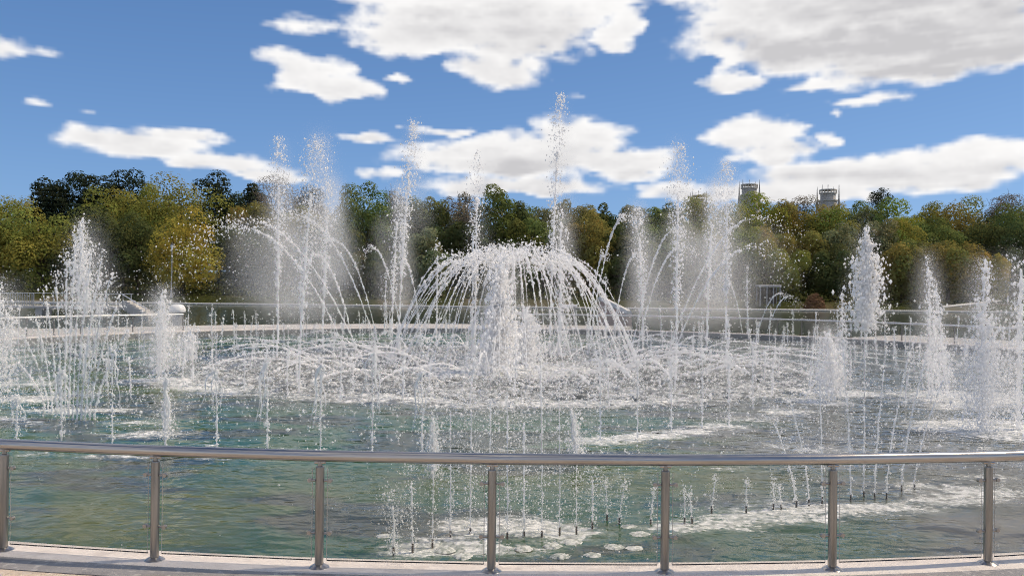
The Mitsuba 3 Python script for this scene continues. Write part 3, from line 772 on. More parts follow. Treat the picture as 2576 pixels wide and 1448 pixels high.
# drops thrown about by the right hand fans and near group
def scatter(key, cx, cy, sx, sy, n, rd, label):
    px = g.normal(cx, sx, n); py = g.uniform(cy - sy, cy + sy, n)
    Yd = g.uniform(9.5, 15, n)
    pts = np.array([at(a, b, c) for a, b, c in zip(px, py, Yd)])
    pts = pts[pts[:, 2] > WATER + .02]
    add(key, blobs(pts, g.uniform(*rd, len(pts)), g), 'm_drop', True)
    say(key, label, 'splash', kind='stuff')


def scatter_world(key, c, s, n, zmax, rd, label):
    p = np.stack([g.normal(c[0], s[0], n), g.normal(c[1], s[1], n), WATER + g.exponential(zmax, n)], -1)
    rr = np.hypot(p[:, 0] - CEN[0], p[:, 1] - CEN[1]); p = p[(rr < 25.3) & (p[:, 2] < 3)]
    add(key, blobs(p, g.uniform(*rd, len(p)), g), 'm_drop', True); say(key, label, 'splash', kind='stuff')


scatter_world('near_drops', (.3, 11.3), (.9, 1.2), 1700, .6, (.003, .013), 'loose drops around the nearest group of jets')
scatter_world('right_drops', (7.4, 16.0), (2.2, 2.4), 2400, .7, (.003, .016), 'loose drops around the fan and foam on the right')
scatter_world('left_drops', (-9.6, 19.5), (2.4, 2.0), 2800, 1.1, (.007, .022), 'loose drops around the fan on the left')
scatter_world('middle_drops', (.5, 27.5), (5.0, 4.0), 5200, .5, (.010, .042), 'loose drops over the foaming middle of the basin')
scatter_world('front_drops', (.4, 19.5), (3.0, 2.8), 2600, .6, (.007, .026), 'loose drops between the dome and the handrail')
# pale bubbling discs near the front nozzles
for xx, yy, w in [(1090, 1366, 40), (1120, 1382, 42), (1165, 1398, 44), (1318, 1378, 40), (1392, 1372, 42), (1410, 1398, 40), (1440, 1362, 44), (1492, 1396, 40), (1545, 1375, 44), (1600, 1380, 44), (1612, 1343, 50), (1585, 1325, 42), (968, 1348, 40), (1000, 1352, 34), (1765, 1327, 40)]:
    c = wpt(xx, yy); rr = w / F * c[1] * .5
    th = np.linspace(0, 2 * np.pi, 21)[:-1]
    prof = [(0.0, .022), (.35, .020), (.7, .014), (1.0, -.01)]
    rr *= 1.25
    V = [[c[0], c[1], WATER + .023]]
    for q, h in prof[1:]:
        for t in th:
            k = q * rr * (1 + .10 * g.normal())
            V.append([c[0] + k * math.cos(t), c[1] + k * math.sin(t), WATER + h + .002 * g.normal()])
    f = [[0, 1 + a, 1 + (a + 1) % 20] for a in range(20)]
    for L in range(2):
        for a in range(20):
            b = (a + 1) % 20; o = 1 + 20 * L
            f += [[o + a, o + 20 + a, o + 20 + b], [o + a, o + 20 + b, o + b]]
    J = num('foam_disc')
    add(J, (np.array(V), np.array(f)), 'm_foam', True)
    say(J, 'pale bubbling disc on the water by the nearest jets', 'foam', 'bubbling discs by the nearest jets')

# drizzle drifting between the high jets: a box of air holding fine droplets, thickest round each jet
MB0, MB1 = np.array([-19.0, 10.2, -.08]), np.array([18.0, 50.0, 12.5])
MN = (185, 180, 56)
mx, my, mz = [np.linspace(MB0[k], MB1[k], MN[k]) for k in range(3)]
MX, MY, MZ = np.meshgrid(mx, my, mz, indexing='ij')
mist = np.zeros(MN)
MIST = [  # x, top, bottom, half width px, depth, strength
    (705, 360, 620, 24, 36, .30), (700, 440, 760, 40, 36, .55), (800, 350, 640, 34, 24, .45), (835, 450, 700, 30, 42, .9), (800, 520, 780, 60, 40, .75), (720, 560, 790, 60, 38, .65), (660, 570, 740, 50, 38, .5), (605, 565, 720, 34, 38, .35),
    (1000, 470, 760, 22, 41, .95), (1040, 320, 560, 26, 41, .35), (960, 560, 760, 26, 40, .35), (1195, 400, 620, 20, 39, .2), (1410, 260, 600, 22, 38, .25), (1412, 530, 640, 20, 38, .6),
    (1605, 520, 790, 28, 40, 1.0), (1640, 600, 800, 40, 38, .5), (1705, 370, 620, 26, 28, .45), (1710, 560, 800, 50, 34, .55), (1795, 460, 760, 30, 42, 1.1), (1830, 410, 640, 28, 38, .6), (1770, 600, 800, 60, 40, .8), (1860, 640, 780, 40, 39, .5), (1920, 570, 700, 40, 38, .25),
    (1258, 650, 930, 42, 33, 1.1), (1180, 700, 880, 60, 34, .15), (1400, 700, 880, 60, 34, .15),
        (215, 590, 800, 40, 18.5, .6), (2180, 590, 800, 26, 12.3, .5), (2470, 690, 1060, 42, 17.8, .6), (2340, 660, 980, 30, 22.5, .7), (2440, 900, 1090, 80, 18, .45), (2086, 845, 1010, 30, 23, 1.3), (403, 750, 960, 40, 26, 1.2), (5, 740, 1010, 50, 20, .6), (2560, 680, 1000, 40, 17.8, .7), (1210, 960, 1180, 80, 13, .25), (380, 900, 980, 70, 26, .6)]
for x_, t_, b_, w_, Y_, d_ in MIST:
    a, b = at(x_, t_, Y_), at(x_, b_, Y_); W_ = w_ / F * Y_
    wz = W_ * (.7 + .6 * np.clip((a[2] - MZ) / max(a[2] - b[2], .1), 0, 1))
    cx = a[0] + .25 * np.clip((a[2] - MZ) / 4, 0, 1)
    v = np.exp(-((MX - cx) / wz) ** 2 - ((MY - Y_) / (wz * 1.4)) ** 2) * smooth01(b[2] - 1.2, b[2] + .4, MZ) * (1 - smooth01(a[2] - .5, a[2] + .6, MZ))
    mist += .25 * d_ / np.maximum(wz, .25) * v
mist *= .35 + 1.3 * meshkit.fbm(np.stack([MX, MY, MZ * .6], -1) * 1.1, 3, 17)
mist = np.minimum(mist, .8)
mist[[0, -1]] = 0; mist[:, [0, -1]] = 0; mist[:, :, [0, -1]] = 0
scene['drizzle_air'] = {'type': 'heterogeneous', 'albedo': rgb(.97, .97, .97), 'scale': 1.0, 'phase': {'type': 'hg', 'g': .2},
                        'sigma_t': {'type': 'gridvolume', 'grid': mi.VolumeGrid(np.ascontiguousarray(mist.transpose(2, 1, 0)[..., None], np.float32)),
                                    'to_world': T().translate(MB0.tolist()).scale((MB1 - MB0).tolist())}}
scene['drizzle'] = {'type': 'cube', 'to_world': T().translate(((MB0 + MB1) / 2).tolist()).scale(((MB1 - MB0) / 2).tolist()), 'bsdf': {'type': 'null'}, 'interior': {'type': 'ref', 'id': 'drizzle_air'}}
say('drizzle', 'fine drizzle drifting between the high jets', 'drizzle', kind='stuff')

# ------------------------------------------------------------------ trees
SPECIES = {  # colour, spread of colour, leaf size, density
    'olive': ((.275, .275, .068), .15, .50, 1.05), 'golden': ((.44, .365, .075), .12, .44, 1.15), 'pine': ((.040, .054, .032), .20, .56, 1.1), 'dark': ((.110, .132, .050), .18, .52, 1.0),
    'green': ((.165, .205, .064), .18, .50, 1.05), 'lime': ((.29, .325, .060), .15, .50, 1.05), 'grey': ((.235, .252, .130), .13, .48, 1.0), 'brown': ((.275, .240, .072), .15, .50, 1.05), 'bare': ((.21, .19, .14), .20, .36, .55),
    'sparse': ((.06, .072, .045), .3, .42, .35)}


def tree(spec, x, ytop, w, Y, label, bottom=.12, group=None, yb=None, narrow=1.0):
    rng = np.random.default_rng(int(x * 7 + ytop * 13))
    Tp = at(x, ytop, Y); W = w / F * Y
    z0 = float(terrain_z(Tp[0], Y)) - .15
    H = Tp[2] - z0
    zb = z0 + H * bottom
    if yb is not None: zb = max(z0 + .5, at(x, yb, Y)[2])
    col, cv, ls, den = SPECIES[spec]
    key = num({'pine': 'pine_tree', 'sparse': 'pine_tree', 'golden': 'willow_tree', 'olive': 'willow_tree', 'bare': 'bare_tree'}.get(spec, 'broadleaf_tree'))
    ch = Tp[2] - zb; cz = zb + ch * .5
    rx, ry, rz = W * .5, W * .42 * narrow, ch * .5
    # lobes of foliage spread evenly over the crown's volume
    nl = int(np.clip(15 * rz / rx + 6, 16, 46))
    k = np.arange(nl) + .5
    ph = np.arccos(1 - 2 * k / nl); th = k * 2.39996 + rng.uniform(0, 6)
    u = np.stack([np.cos(th) * np.sin(ph), np.sin(th) * np.sin(ph), np.cos(ph)], -1) + rng.normal(size=(nl, 3)) * .12
    u *= np.where(rng.random(nl) < .8, rng.uniform(.66, .80, nl), rng.uniform(.2, .5, nl))[:, None]
    lobe = np.array([Tp[0], Y, cz]) + u * [rx * .95, ry * .95, rz]
    lr = np.minimum(rx, rz) * rng.uniform(.30, .46, nl) * (.75 + .25 * np.sqrt(np.maximum(0, 1 - u[:, 2] ** 2)))
    top = lobe[:, 2] + lr
    lobe[:, 2] = zb + (lobe[:, 2] - zb) * (Tp[2] - zb) / (top.max() - zb)
    ls = ls * .80
    area = (lr ** 2).sum() * 12.6
    N = int(np.clip(area * den * 1.25 / ls ** 2, 1500, 10500)) // (2 if group else 1)
    pick = rng.choice(len(lr), N, p=lr ** 2 / (lr ** 2).sum())
    d = rng.normal(size=(N, 3)); d[:, 2] += .25; d /= np.linalg.norm(d, axis=1, keepdims=True)
    rad = lr[pick] * (1.02 - .26 * rng.random(N) ** 1.5 + .30 * (meshkit.noise(d * 2.6 + lobe[pick], 3) - .5))
    C = lobe[pick] + d * rad[:, None]
    if spec in ('olive', 'golden', 'grey', 'brown'):   # drooping habit
        C[:, 2] -= rng.exponential(.35, N)
    if spec == 'pine': C[:, 2] = C[:, 2] * .75 + np.round(C[:, 2] / 1.3) * 1.3 * .25
    nrm = d + rng.normal(size=(N, 3)) * .20; nrm /= np.linalg.norm(nrm, axis=1, keepdims=True)
    a = np.cross(nrm, rng.normal(size=(N, 3))); a /= np.linalg.norm(a, axis=1, keepdims=True); b = np.cross(nrm, a)
    s = ls * rng.uniform(.5, 1.25, N)[:, None]
    V = np.stack([C - a * s * .62 - b * s * .38, C + a * s * .62 - b * s * .38 + nrm * s * .10, C + b * s * .75], 1)
    f = np.arange(N)[:, None, None] * 3 + np.array([[0, 1, 2]])[None]
    tone = np.exp(rng.normal(size=N) * cv * .30 + rng.normal(size=len(lr))[pick] * cv * .6)
    hue = rng.normal(size=(N, 1)) * .05 + (rng.normal(size=len(lr)) * .07)[pick][:, None]
    cc = np.clip(np.array(col)[None] * tone[:, None] * (1 + hue * np.array([[1.0, -.3, -.6]])), .004, .5)
    add(key + '__crown', (V.reshape(-1, 3), f.reshape(-1, 3)), 'm_leaf', False, color=np.repeat(cc, 3, 0))
    # trunk and limbs
    tr = max(.16, W * .022)
    base = np.array([Tp[0] + rng.normal() * W * .03, Y, z0])
    topp = np.array([Tp[0], Y, zb + ch * .72])
    s = np.linspace(0, 1, 8)[:, None]
    ax = base + (topp - base) * s + np.cumsum(rng.normal(size=(8, 3)) * .10, 0) * [1, 1, 0]
    add(key + '__trunk', tube(ax, tr * np.linspace(1.2, .3, 8), 7), 'm_bark', 40)
    limbs = []
    for q in rng.choice(len(lr), min(len(lr), 14 if spec == 'bare' else 8), replace=False):
        t0 = rng.uniform(.3, .85); p0 = ax[int(t0 * 7)]
        mid = (p0 + lobe[q]) / 2 + [0, 0, -abs(rng.normal()) * .4]
        limbs.append(tube(np.array([p0, mid, lobe[q]]), tr * np.array([.5, .32, .12]), 5))
        if spec == 'bare':
            for _ in range(7):
                e = lobe[q] + rng.normal(size=3) * lr[q] * .8
                limbs.append(tube(np.array([mid, (mid + e) / 2 + rng.normal(size=3) * .2, e]), [.09, .06, .03], 4))
    add(key + '__limb', cat(limbs), 'm_bark', 40); say(key + '__limb', kind='stuff')
    say(key, label, 'tree', group)


TREES = [
    # far rows first
    ('olive', 45, 486, 130, 225, 'olive tree on the skyline at the left edge behind the big left willow'),
    ('pine', 120, 445, 95, 216, 'dark pine at the left end of the skyline pines'),
    ('pine', 185, 426, 110, 218, 'broad dark pine, second from the left on the skyline'),
    ('pine', 262, 436, 90, 221, 'dark pine in the notch between the two broad skyline pines'),
    ('pine', 318, 421, 120, 219, 'broad dark pine left of the big olive dome tree'),
    ('olive', 458, 436, 185, 206, 'big olive dome-shaped tree, tallest left of the jets', .10),
    ('olive', 395, 455, 110, 212, 'olive tree on the left shoulder of the big dome tree'),
    ('pine', 556, 430, 112, 214, 'dark upright pine right of the big olive dome tree'),
    ('pine', 640, 458, 62, 222, 'small dark pine right of the upright pine'),
    ('bare', 720, 438, 130, 216, 'greyish barely leafed tree behind the leftmost tall jets'),
    ('bare', 790, 462, 90, 220, 'second barely leafed tree behind the leaning jet'),
    ('green', 912, 452, 130, 196, 'tall dark green tree between the leaning jet and the dome', .10),
    ('bare', 990, 476, 80, 210, 'brownish bare crown behind the jet left of the dome'),
    ('grey', 1040, 488, 80, 208, 'grey green tree behind the left shoulder of the dome'),
    ('green', 1095, 492, 80, 206, 'mid green tree over the left half of the dome'),
    ('bare', 1160, 478, 95, 205, 'brown twiggy tree left of the tall green tree over the dome'),
    ('green', 1250, 462, 100, 198, 'tallest green tree over the dome with a pointed crown', .08),
    ('dark', 1312, 505, 75, 202, 'dark tree right of the pointed green tree'),
    ('grey', 1365, 515, 90, 208, 'grey green tree behind the highest jet'),
    ('grey', 1412, 497, 70, 216, 'pale hazy tree just right of the highest jet'),
    ('dark', 1520, 508, 70, 214, 'small dark skyline tree left of the right arching jets'),
    ('brown', 1478, 512, 90, 209, 'brownish skyline tree above the golden brown tree'),
    ('grey', 1590, 512, 90, 216, 'grey green skyline tree behind the misty jet right of the dome'),
    ('green', 1650, 518, 80, 214, 'green skyline tree left of the high right jet'),
    ('green', 1690, 508, 80, 219, 'green skyline tree right behind the high right jet'),
    ('olive', 1752, 482, 125, 225, 'olive skyline tree under the small leftmost palace tower', .1),
    ('lime', 1885, 482, 150, 226, 'bright yellow green tree under the left large palace tower', .1),
    ('brown', 1975, 496, 100, 228, 'orange brown tree between the two large palace towers', .1),
    ('bare', 2010, 492, 90, 240, 'twiggy skyline tree between the two large palace towers'),
    ('olive', 2082, 505, 115, 224, 'olive tree under the right large palace tower', .1),
    ('green', 2180, 503, 90, 232, 'green tree right of the right palace tower', .1),
    ('sparse', 2214, 471, 52, 244, 'thin skyline pine standing alone above the right trees', .75),
    ('lime', 2262, 495, 110, 230, 'bright yellow green skyline tree right of the lone pine', .1),
    ('olive', 2345, 505, 100, 236, 'olive skyline tree right of the yellow green one'),
    ('brown', 2430, 488, 125, 232, 'olive brown skyline tree toward the right edge', .1),
    ('bare', 2536, 482, 95, 240, 'hazy twiggy tree on the skyline at the right edge'),
    ('green', 2545, 512, 110, 228, 'green tree at the right edge below the hazy one', .1),
    # middle rows
    ('olive', 290, 464, 160, 204, 'olive tree below the skyline pines left of the big dome tree', .1),
    ('dark', 255, 520, 140, 197, 'dark tree in shade behind the left fan spray', .06),
    ('dark', 345, 540, 150, 194, 'dark shady tree left of the golden willow', .04),
    ('brown', 640, 505, 105, 205, 'brownish golden tree behind the arching jets on the left', .1),
    ('olive', 750, 510, 110, 204, 'olive tree behind the leftmost tall jets', .1),
    ('dark', 600, 560, 110, 196, 'dark tree right of the golden willow', .05),
    ('dark', 690, 575, 120, 197, 'dark tree under the arching left jets', .05),
    ('dark', 790, 570, 110, 198, 'dark tree behind the misty left jets', .05),
    ('dark', 980, 560, 100, 199, 'dark tree left of the grey willow behind the dome', .05),
    ('dark', 1165, 555, 100, 196, 'dark tree behind the left half of the dome', .05),
    ('green', 1345, 545, 100, 194, 'green tree behind the right half of the dome', .05),
    ('grey', 1400, 570, 100, 195, 'grey green tree under the highest jet', .05),
    ('brown', 1480, 524, 100, 192, 'golden brown tree right of the dome', .05),
    ('dark', 1560, 560, 90, 194, 'dark tree between the golden brown tree and the misty jet', .05),
    ('green', 1640, 565, 110, 195, 'green tree low behind the right arching jets', .05),
    ('grey', 1730, 560, 110, 197, 'grey green tree behind the right misty jets', .05),
    ('olive', 1800, 545, 110, 202, 'olive tree behind the rightmost high jet', .05),
    ('lime', 1876, 568, 76, 192, 'vivid green round tree beside the rightmost high jet', .2),
    ('brown', 1945, 560, 110, 203, 'brown tree below the gap between the palace towers', .05),
    ('olive', 1935, 598, 140, 190, 'greyish olive tree behind the scattered drops on the right', .06),
    ('brown', 2034, 575, 90, 198, 'orange brown tree left of the dark tree below the right tower', .05),
    ('grey', 2113, 556, 90, 200, 'grey olive dome shaped tree left of the bright water bell', .1),
    ('dark', 2095, 612, 100, 191, 'dark tree left of the bright water bell', .05),
    ('grey', 2210, 546, 80, 204, 'grey round tree right behind the bright water bell', .1),
    ('olive', 2275, 550, 110, 206, 'olive round tree right of the bright water bell', .1),
    ('green', 2360, 540, 120, 210, 'green tree above the orange brown willows on the right', .05),
    ('dark', 2470, 540, 140, 212, 'dark green tree above the spray peaks on the right', .05),
    ('dark', 2560, 560, 120, 205, 'dark green tree at the right edge of the picture', .05),
    # front row by the water
    ('olive', 105, 514, 175, 188, 'big olive willow by the water on the left', .03),
    ('olive', 12, 548, 90, 186, 'yellowish olive willow cut by the left edge', .03),
    ('golden', 468, 519, 150, 184, 'golden yellow willow behind the lamp post on the left', .04),
    ('grey', 1072, 570, 105, 184, 'pale grey green round willow behind the left half of the dome', .03),
    ('brown', 2270, 596, 105, 186, 'orange brown willow by the bank right of the water bell', .03),
    ('brown', 2385, 598, 155, 185, 'widest orange brown willow by the right bank', .03),
    ('golden', 2468, 630, 58, 184, 'small golden bush-like tree right of the widest brown willow', .05),
    ('golden', 2508, 636, 54, 183, 'rightmost small golden tree on the bank', .05),
    ('dark', 2560, 622, 80, 186, 'dark low tree at the right edge behind loose spray', .04),
    ('dark', 200, 600, 110, 190, 'dark low tree behind the left spray peak', .03),
    ('dark', 820, 640, 120, 188, 'dark low tree behind the left misty jets', .03),
    ('dark', 930, 620, 120, 189, 'dark low tree left of the dome', .03),
    ('dark', 1280, 620, 130, 188, 'dark low tree hidden behind the dome crest', .03),
    ('dark', 1560, 640, 120, 187, 'dark low tree right of the dome', .03),
    ('dark', 1690, 640, 120, 188, 'dark low tree behind the high right jet', .03),
    ('dark', 1830, 640, 110, 188, 'dark low tree behind the rightmost high jet', .03),
]
for t in TREES:
    sp_, x_, yt_, w_, Y_, lab_ = t[:6]
    tree(sp_, x_, yt_, w_ * 1.3, Y_, lab_, *(t[6:7] if len(t) > 6 else ()))

# a rear row that closes the gaps under the skyline, and the shady undergrowth along the bank
for k in range(46):
    xr = -80 + 60 * k + g.uniform(-18, 18)
    ytr = (505 if xr < 120 else 470 if xr < 660 else 500 if xr < 1330 else 530 if xr < 1800 else 512) + g.uniform(4, 34)
    tree(['olive', 'dark', 'green', 'brown', 'dark'][int(g.integers(5))], xr, ytr, g.uniform(95, 130), 238 + g.uniform(-4, 8), 'tree of the rear row half hidden behind the front trees', .04, 'trees of the rear row')
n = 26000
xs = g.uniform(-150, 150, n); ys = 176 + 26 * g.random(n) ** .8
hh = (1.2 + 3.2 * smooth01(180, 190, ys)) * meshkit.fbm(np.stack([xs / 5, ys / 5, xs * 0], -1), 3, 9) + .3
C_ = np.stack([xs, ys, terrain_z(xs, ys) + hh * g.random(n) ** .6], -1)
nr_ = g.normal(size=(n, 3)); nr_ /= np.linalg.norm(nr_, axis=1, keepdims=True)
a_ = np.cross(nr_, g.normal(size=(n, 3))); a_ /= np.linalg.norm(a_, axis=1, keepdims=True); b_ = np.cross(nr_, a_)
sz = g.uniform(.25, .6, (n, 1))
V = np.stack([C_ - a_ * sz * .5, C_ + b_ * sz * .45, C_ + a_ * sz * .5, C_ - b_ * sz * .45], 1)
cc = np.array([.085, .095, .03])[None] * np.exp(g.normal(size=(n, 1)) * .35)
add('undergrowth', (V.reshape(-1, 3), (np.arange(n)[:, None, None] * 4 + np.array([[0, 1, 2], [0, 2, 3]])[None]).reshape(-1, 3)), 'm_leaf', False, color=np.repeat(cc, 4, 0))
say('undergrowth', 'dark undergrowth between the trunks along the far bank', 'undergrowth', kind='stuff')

# ------------------------------------------------------------------ palace towers over the trees
def tower(x, ytop, ybase_px, w, Y, label):
    key = num('palace_tower')
    c = at(x, ytop, Y); px = Y / F
    ztop = c[2]; R = w * px * .5
    zs = terrain_z(c[0], Y)
    zc = ztop - 26 * px                                  # foot of the open crown
    C = (c[0], Y)
    oct_ = lambda r, z: np.array([[C[0] + r * math.cos(a), C[1] + r * math.sin(a), z] for a in np.radians(22.5 + 45 * np.arange(8))])

    def prism(r0, z0, r1, z1):
        V = np.vstack([oct_(r0, z0), oct_(r1, z1), [[*C, z0], [*C, z1]]]); f = []
        for a in range(8):
            b = (a + 1) % 8
            f += [[a, b, 8 + b], [a, 8 + b, 8 + a], [b, a, 16], [8 + a, 8 + b, 17]]
        return V, np.array(f)
    add(key + '__shaft', cat([prism(R * 1.5, zs - 1, R * 1.30, zc - 44 * px), prism(R * 1.30, zc - 44 * px, R * .97, zc - 6 * px)]), 'm_stone_pale')
    add(key + '__cornice', cat([prism(R * 1.0, zc - 6 * px, R * 1.12, zc - 4 * px), prism(R * 1.12, zc - 4 * px, R * 1.12, zc - 1.5 * px), prism(R * .86, zc - 1.5 * px, R * .80, zc)]), 'm_stone_trim')
    add(key + '__drum', prism(R * .84, zc, R * .84, ztop - 10 * px), 'm_stone_pale')
    rl = prism(R * .96, ztop - 12 * px, R * .98, ztop - 9.5 * px)
    rl2 = prism(R * .98, ztop - 3 * px, R * .98, ztop - 1 * px)
    add(key + '__crown_ring', cat([rl, rl2]), 'm_stone_trim')
    for k in range(16):
        a = math.radians(22.5 * k)
        p = np.array([C[0] + R * .92 * math.cos(a), C[1] + R * .92 * math.sin(a), 0])
        add(num(key + '__baluster'), tube([p + [0, 0, ztop - 9.5 * px], p + [0, 0, ztop - 3 * px]], .9 * px, 6), 'm_stone_trim')
    for k in range(8):
        a = math.radians(45 * k)
        pl = np.array([C[0] + R * 1.0 * math.cos(a) * .97, C[1] + R * math.sin(a) * .97, zc - 24 * px])
        add(num(key + '__window'), boxm(pl, (R * .12, R * .16, 11 * px), a), 'm_window')
    for k in range(4):
        a = math.radians(45 + 90 * k - 3); p = np.array([C[0] + R * 1.32 * math.cos(a), C[1] + R * 1.32 * math.sin(a), 0])
        q = num(key + '__pinnacle')
        add(q, cat([tube([p + [0, 0, zc - 34 * px], p + [0, 0, zc - 8 * px], p + [0, 0, zc - 2 * px], p + [0, 0, zc + 2 * px]], [3.4 * px, 3.2 * px, 2.4 * px, 1.8 * px], 8), tube([p + [0, 0, zc + 2 * px], p + [0, 0, ztop + 6 * px], p + [0, 0, ztop + 9 * px]], [2.0 * px, .6 * px, .35 * px], 8)]), 'm_slate')
    top = np.array([*C, ztop - 12 * px])
    add(key + '__finial', cat([tube([top, top + [0, 0, 24 * px]], .5 * px, 6), tm(trimesh.creation.icosphere(1, 1.3 * px).apply_translation(top + [0, 0, 20 * px]))]), 'm_slate')
    say(key, label, 'tower')


tower(1885, 463, 500, 44, 340, 'large pale palace tower with pinnacles, left of the two above the trees')
tower(2083, 476, 520, 44, 340, 'large pale palace tower with pinnacles, right of the two above the trees')
tower(1757, 491, 505, 36, 380, 'small palace tower barely clearing the trees behind the rightmost high jets')

# ------------------------------------------------------------------ things on the far bank and plaza
# lamp post on the left
P = at(431, 748, 110); z0 = P[2]
H = at(431, 612, 110)[2] - z0
key = 'street_lamp'
add(key + '__pole', lathe([(.16, 0), (.16, .5), (.09, .6), (.065, 1.2), (.055, H * .86), (.09, H * .87), (.03, H * .88)], (P[0], P[1], z0), 10), 'm_grey_metal', 40)
add(key + '__lantern', lathe([(.10, H * .88), (.20, H * .96), (.21, H * .97)], (P[0], P[1], z0), 8), 'm_lamp_glass')
add(key + '__lamp_cap', lathe([(.26, H * .97), (.12, H * 1.0), (.03, H * 1.02), (.0, H * 1.05)], (P[0], P[1], z0), 8), 'm_black_metal')
say(key, 'slim street lamp with a lantern before the golden willow', 'street lamp')
# footbridge with a barred railing at the far left
B0, B1 = at(-60, 768, 100), at(335, 770, 100)
key = 'footbridge'
mid = (B0 + B1) / 2; Lb = B1[0] - B0[0]
add(key + '__deck', chamfer_box((mid[0], 101.2, mid[2] - .15), (Lb, 2.8, .30), .03), 'm_stone_pale')
zr = at(100, 737, 100)[2]
add(key + '__handrail', chamfer_box((mid[0], 99.95, zr), (Lb, .09, .08), .015), 'm_rail_far')
for xx in list(range(20, 84, 6)):
    p = at(xx, 765, 99.95); add(num(key + '__bar'), tube([[p[0], p[1], mid[2]], [p[0], p[1], zr - .03]], .045, 6), 'm_grey_metal')
for xx in (-30, 0, 84, 110, 134, 170, 206, 240, 270, 300, 330):
    p = at(xx, 765, 99.95); add(num(key + '__post'), tube([[p[0], p[1], mid[2]], [p[0], p[1], zr - .03]], .075, 8), 'm_grey_metal')
a_, b_ = at(86, 762, 99.95), at(330, 762, 99.95)
add(key + '__lower_rail', chamfer_box(((a_[0] + b_[0]) / 2, 99.95, mid[2] + .28), (b_[0] - a_[0], .07, .07), .015), 'm_rail_far')
for xx in (-40, 110, 260):
    p = at(xx, 770, 101.2); add(num(key + '__pier'), boxm((p[0], 101.2, (mid[2] - .3 - 2.0) / 2), (.8, 2.2, mid[2] - .3 + 2.0)), 'm_stone_pale')
say(key, 'pale footbridge with a barred metal railing over the water at far left', 'bridge')
# flight of steps with a sloping rail
S0, S1 = at(312, 748, 98), at(372, 784, 92)
key = 'stair'
nst = 8
for k in range(nst):
    t = (k + .5) / nst; p = S0 + (S1 - S0) * t
    add(num(key + '__step'), boxm((p[0], p[1] + .8, p[2] - .25 - .5), ((S1[0] - S0[0]) / nst - .01, 2.2, 1.0)), 'm_stone_pale')
add(key + '__sloping_rail', tube([S0 + [0, -.4, .35], S1 + [0, -.4, .35]], .06, 8), 'm_rail_far')
for t in (.02, .5, .98):
    p = S0 + (S1 - S0) * t + [0, -.4, 0]; add(num(key + '__rail_post'), tube([p + [0, 0, -.8], p + [0, 0, .33]], .04, 6), 'm_grey_metal')
say(key, 'pale stair with a sloping rail going down from the footbridge', 'stair')
# white rounded cover
c = at(446, 774, 70)
V, f = lathe([(.62, 0), (.66, .12), (.62, .36), (.48, .56), (.28, .64), (.0, .66)], (c[0], c[1], c[2] - .35), 20)
add('white_cover__shell', (V, f), 'm_white', 40)
add('white_cover__plinth', lathe([(.4, -3.0 - c[2] + .35 + 1.0), (.4, .0)], (c[0], c[1], c[2] - .35), 12), 'm_grey_metal', 40)
say('white_cover', 'small white rounded cover standing in the lake right of the left plaza', 'cover')
# pavilion on the right bank
p = at(1940, 745, 176); px = 176 / F
key = 'pavilion'
zt = at(1940, 719, 176)[2]; zb_ = float(terrain_z(p[0], 178)) - .2
add(key + '__roof', chamfer_box((p[0], 178, zt), (56 * px, 3.2, .45), .08), 'm_stone_pale')
for s in (-1, -.33, .33, 1):
    for q in (-1, 1):
        add(num(key + '__post'), boxm((p[0] + s * 25 * px, 178 + q * 1.3, (zt - .2 + zb_) / 2), (.18, .18, zt - .22 - zb_)), 'm_grey_metal')
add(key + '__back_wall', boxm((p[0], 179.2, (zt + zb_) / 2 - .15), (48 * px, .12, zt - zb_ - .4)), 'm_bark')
say(key, 'small pale flat-roofed pavilion on the right bank below the trees', 'pavilion')
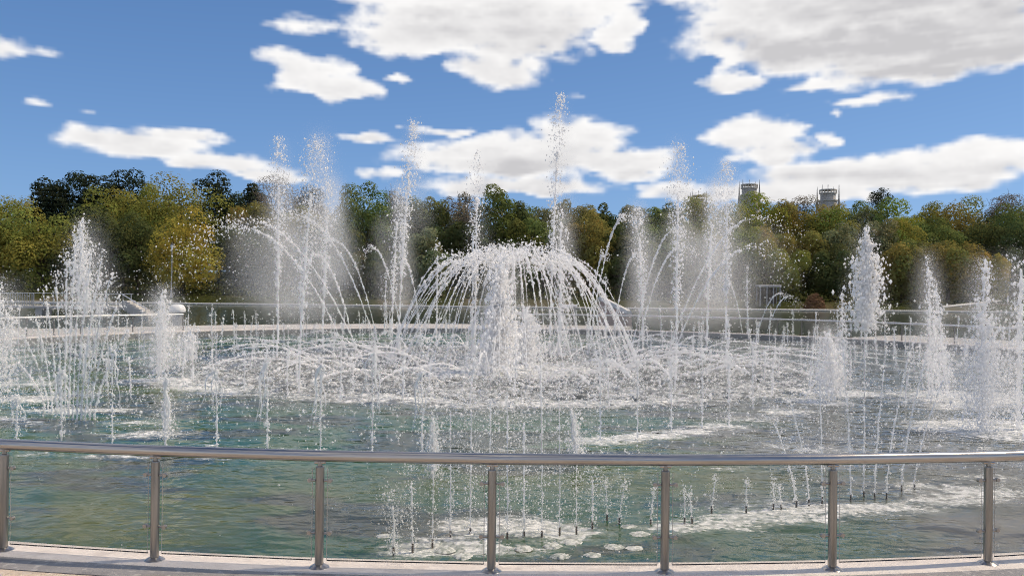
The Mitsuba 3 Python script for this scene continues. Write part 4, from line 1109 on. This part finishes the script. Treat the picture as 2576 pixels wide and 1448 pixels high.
# rust coloured planting
c = at(2058, 748, 174); px = 174 / F
n = 900
q = g.normal(size=(n, 3)); q /= np.linalg.norm(q, axis=1, keepdims=True); q[:, 2] = abs(q[:, 2])
zc_ = float(terrain_z(c[0], 176))
cc = np.array([c[0], 176, zc_ - .1]) + q * [30 * px, 1.6, max(.8, at(2058, 736, 176)[2] - zc_ + .1)] * g.uniform(.6, 1, (n, 1))
add('flower_bed', blobs(cc, g.uniform(.08, .2, n), g), 'm_rust_leaf')
say('flower_bed', 'rust coloured planted mound on the right bank', 'flower bed')
# bank wall and parapets
def wall_between(key, a, b, thick, low, bsdf, label, catg):
    d = (b - a)[:2]; L = np.linalg.norm(d); nn = np.array([-d[1], d[0]]) / L * thick
    V = []
    for p in (a, b):
        for s in (0, 1):
            xy = p[:2] + nn * s
            V += [[*xy, p[2]], [*xy, low]]
    V = np.array(V); f = np.array([[0, 1, 5], [0, 5, 4], [2, 6, 7], [2, 7, 3], [0, 4, 6], [0, 6, 2], [0, 2, 3], [0, 3, 1], [4, 5, 7], [4, 7, 6]])
    add(key + '__wall', (V, f), bsdf)
    e = np.array([[0, 0, .06]])
    add(key + '__coping', tube(np.vstack([a, b]) + [nn[0] * .5, nn[1] * .5, .05], thick * .62, 6), 'm_stone_trim')
    say(key, label, catg)


wall_between('parapet', at(1505, 752, 84), at(1576, 790, 76), .5, -2.0, 'm_pink_stone', 'pink stone parapet sloping down behind the right foot of the dome', 'wall')
wall_between('parapet_001', at(2372, 773, 173), at(2520, 758, 181), .5, -2.0, 'm_sand', 'sand coloured retaining wall rising along the right bank', 'wall')
key = 'white_bench'
a, b = at(1410, 768, 66), at(1452, 768, 66)
add(key + '__seat', chamfer_box(((a[0] + b[0]) / 2, 66, a[2]), (b[0] - a[0], .5, .18), .03), 'm_white')
for s in (.15, .85):
    p = a + (b - a) * s; add(num(key + '__leg'), boxm((p[0], 66, (a[2] - .1 + LAKE - .8) / 2), (.16, .16, a[2] - .1 - LAKE + .8)), 'm_grey_metal')
say(key, 'white horizontal board on legs behind the right half of the dome', 'board')
# low far shoreline edge
shore = [np.array([xx, 172.5 + 5 * (float(meshkit.noise(np.array([xx / 23, 0., 0.]), 4)) - .5), LAKE + .25]) for xx in np.linspace(-150, 150, 90)]
add('shore_edging', tube(np.array(shore), .22, 6), 'm_stone_trim', 40)
say('shore_edging', 'pale stone edging along the far shore of the lake', 'kerb', kind='structure')
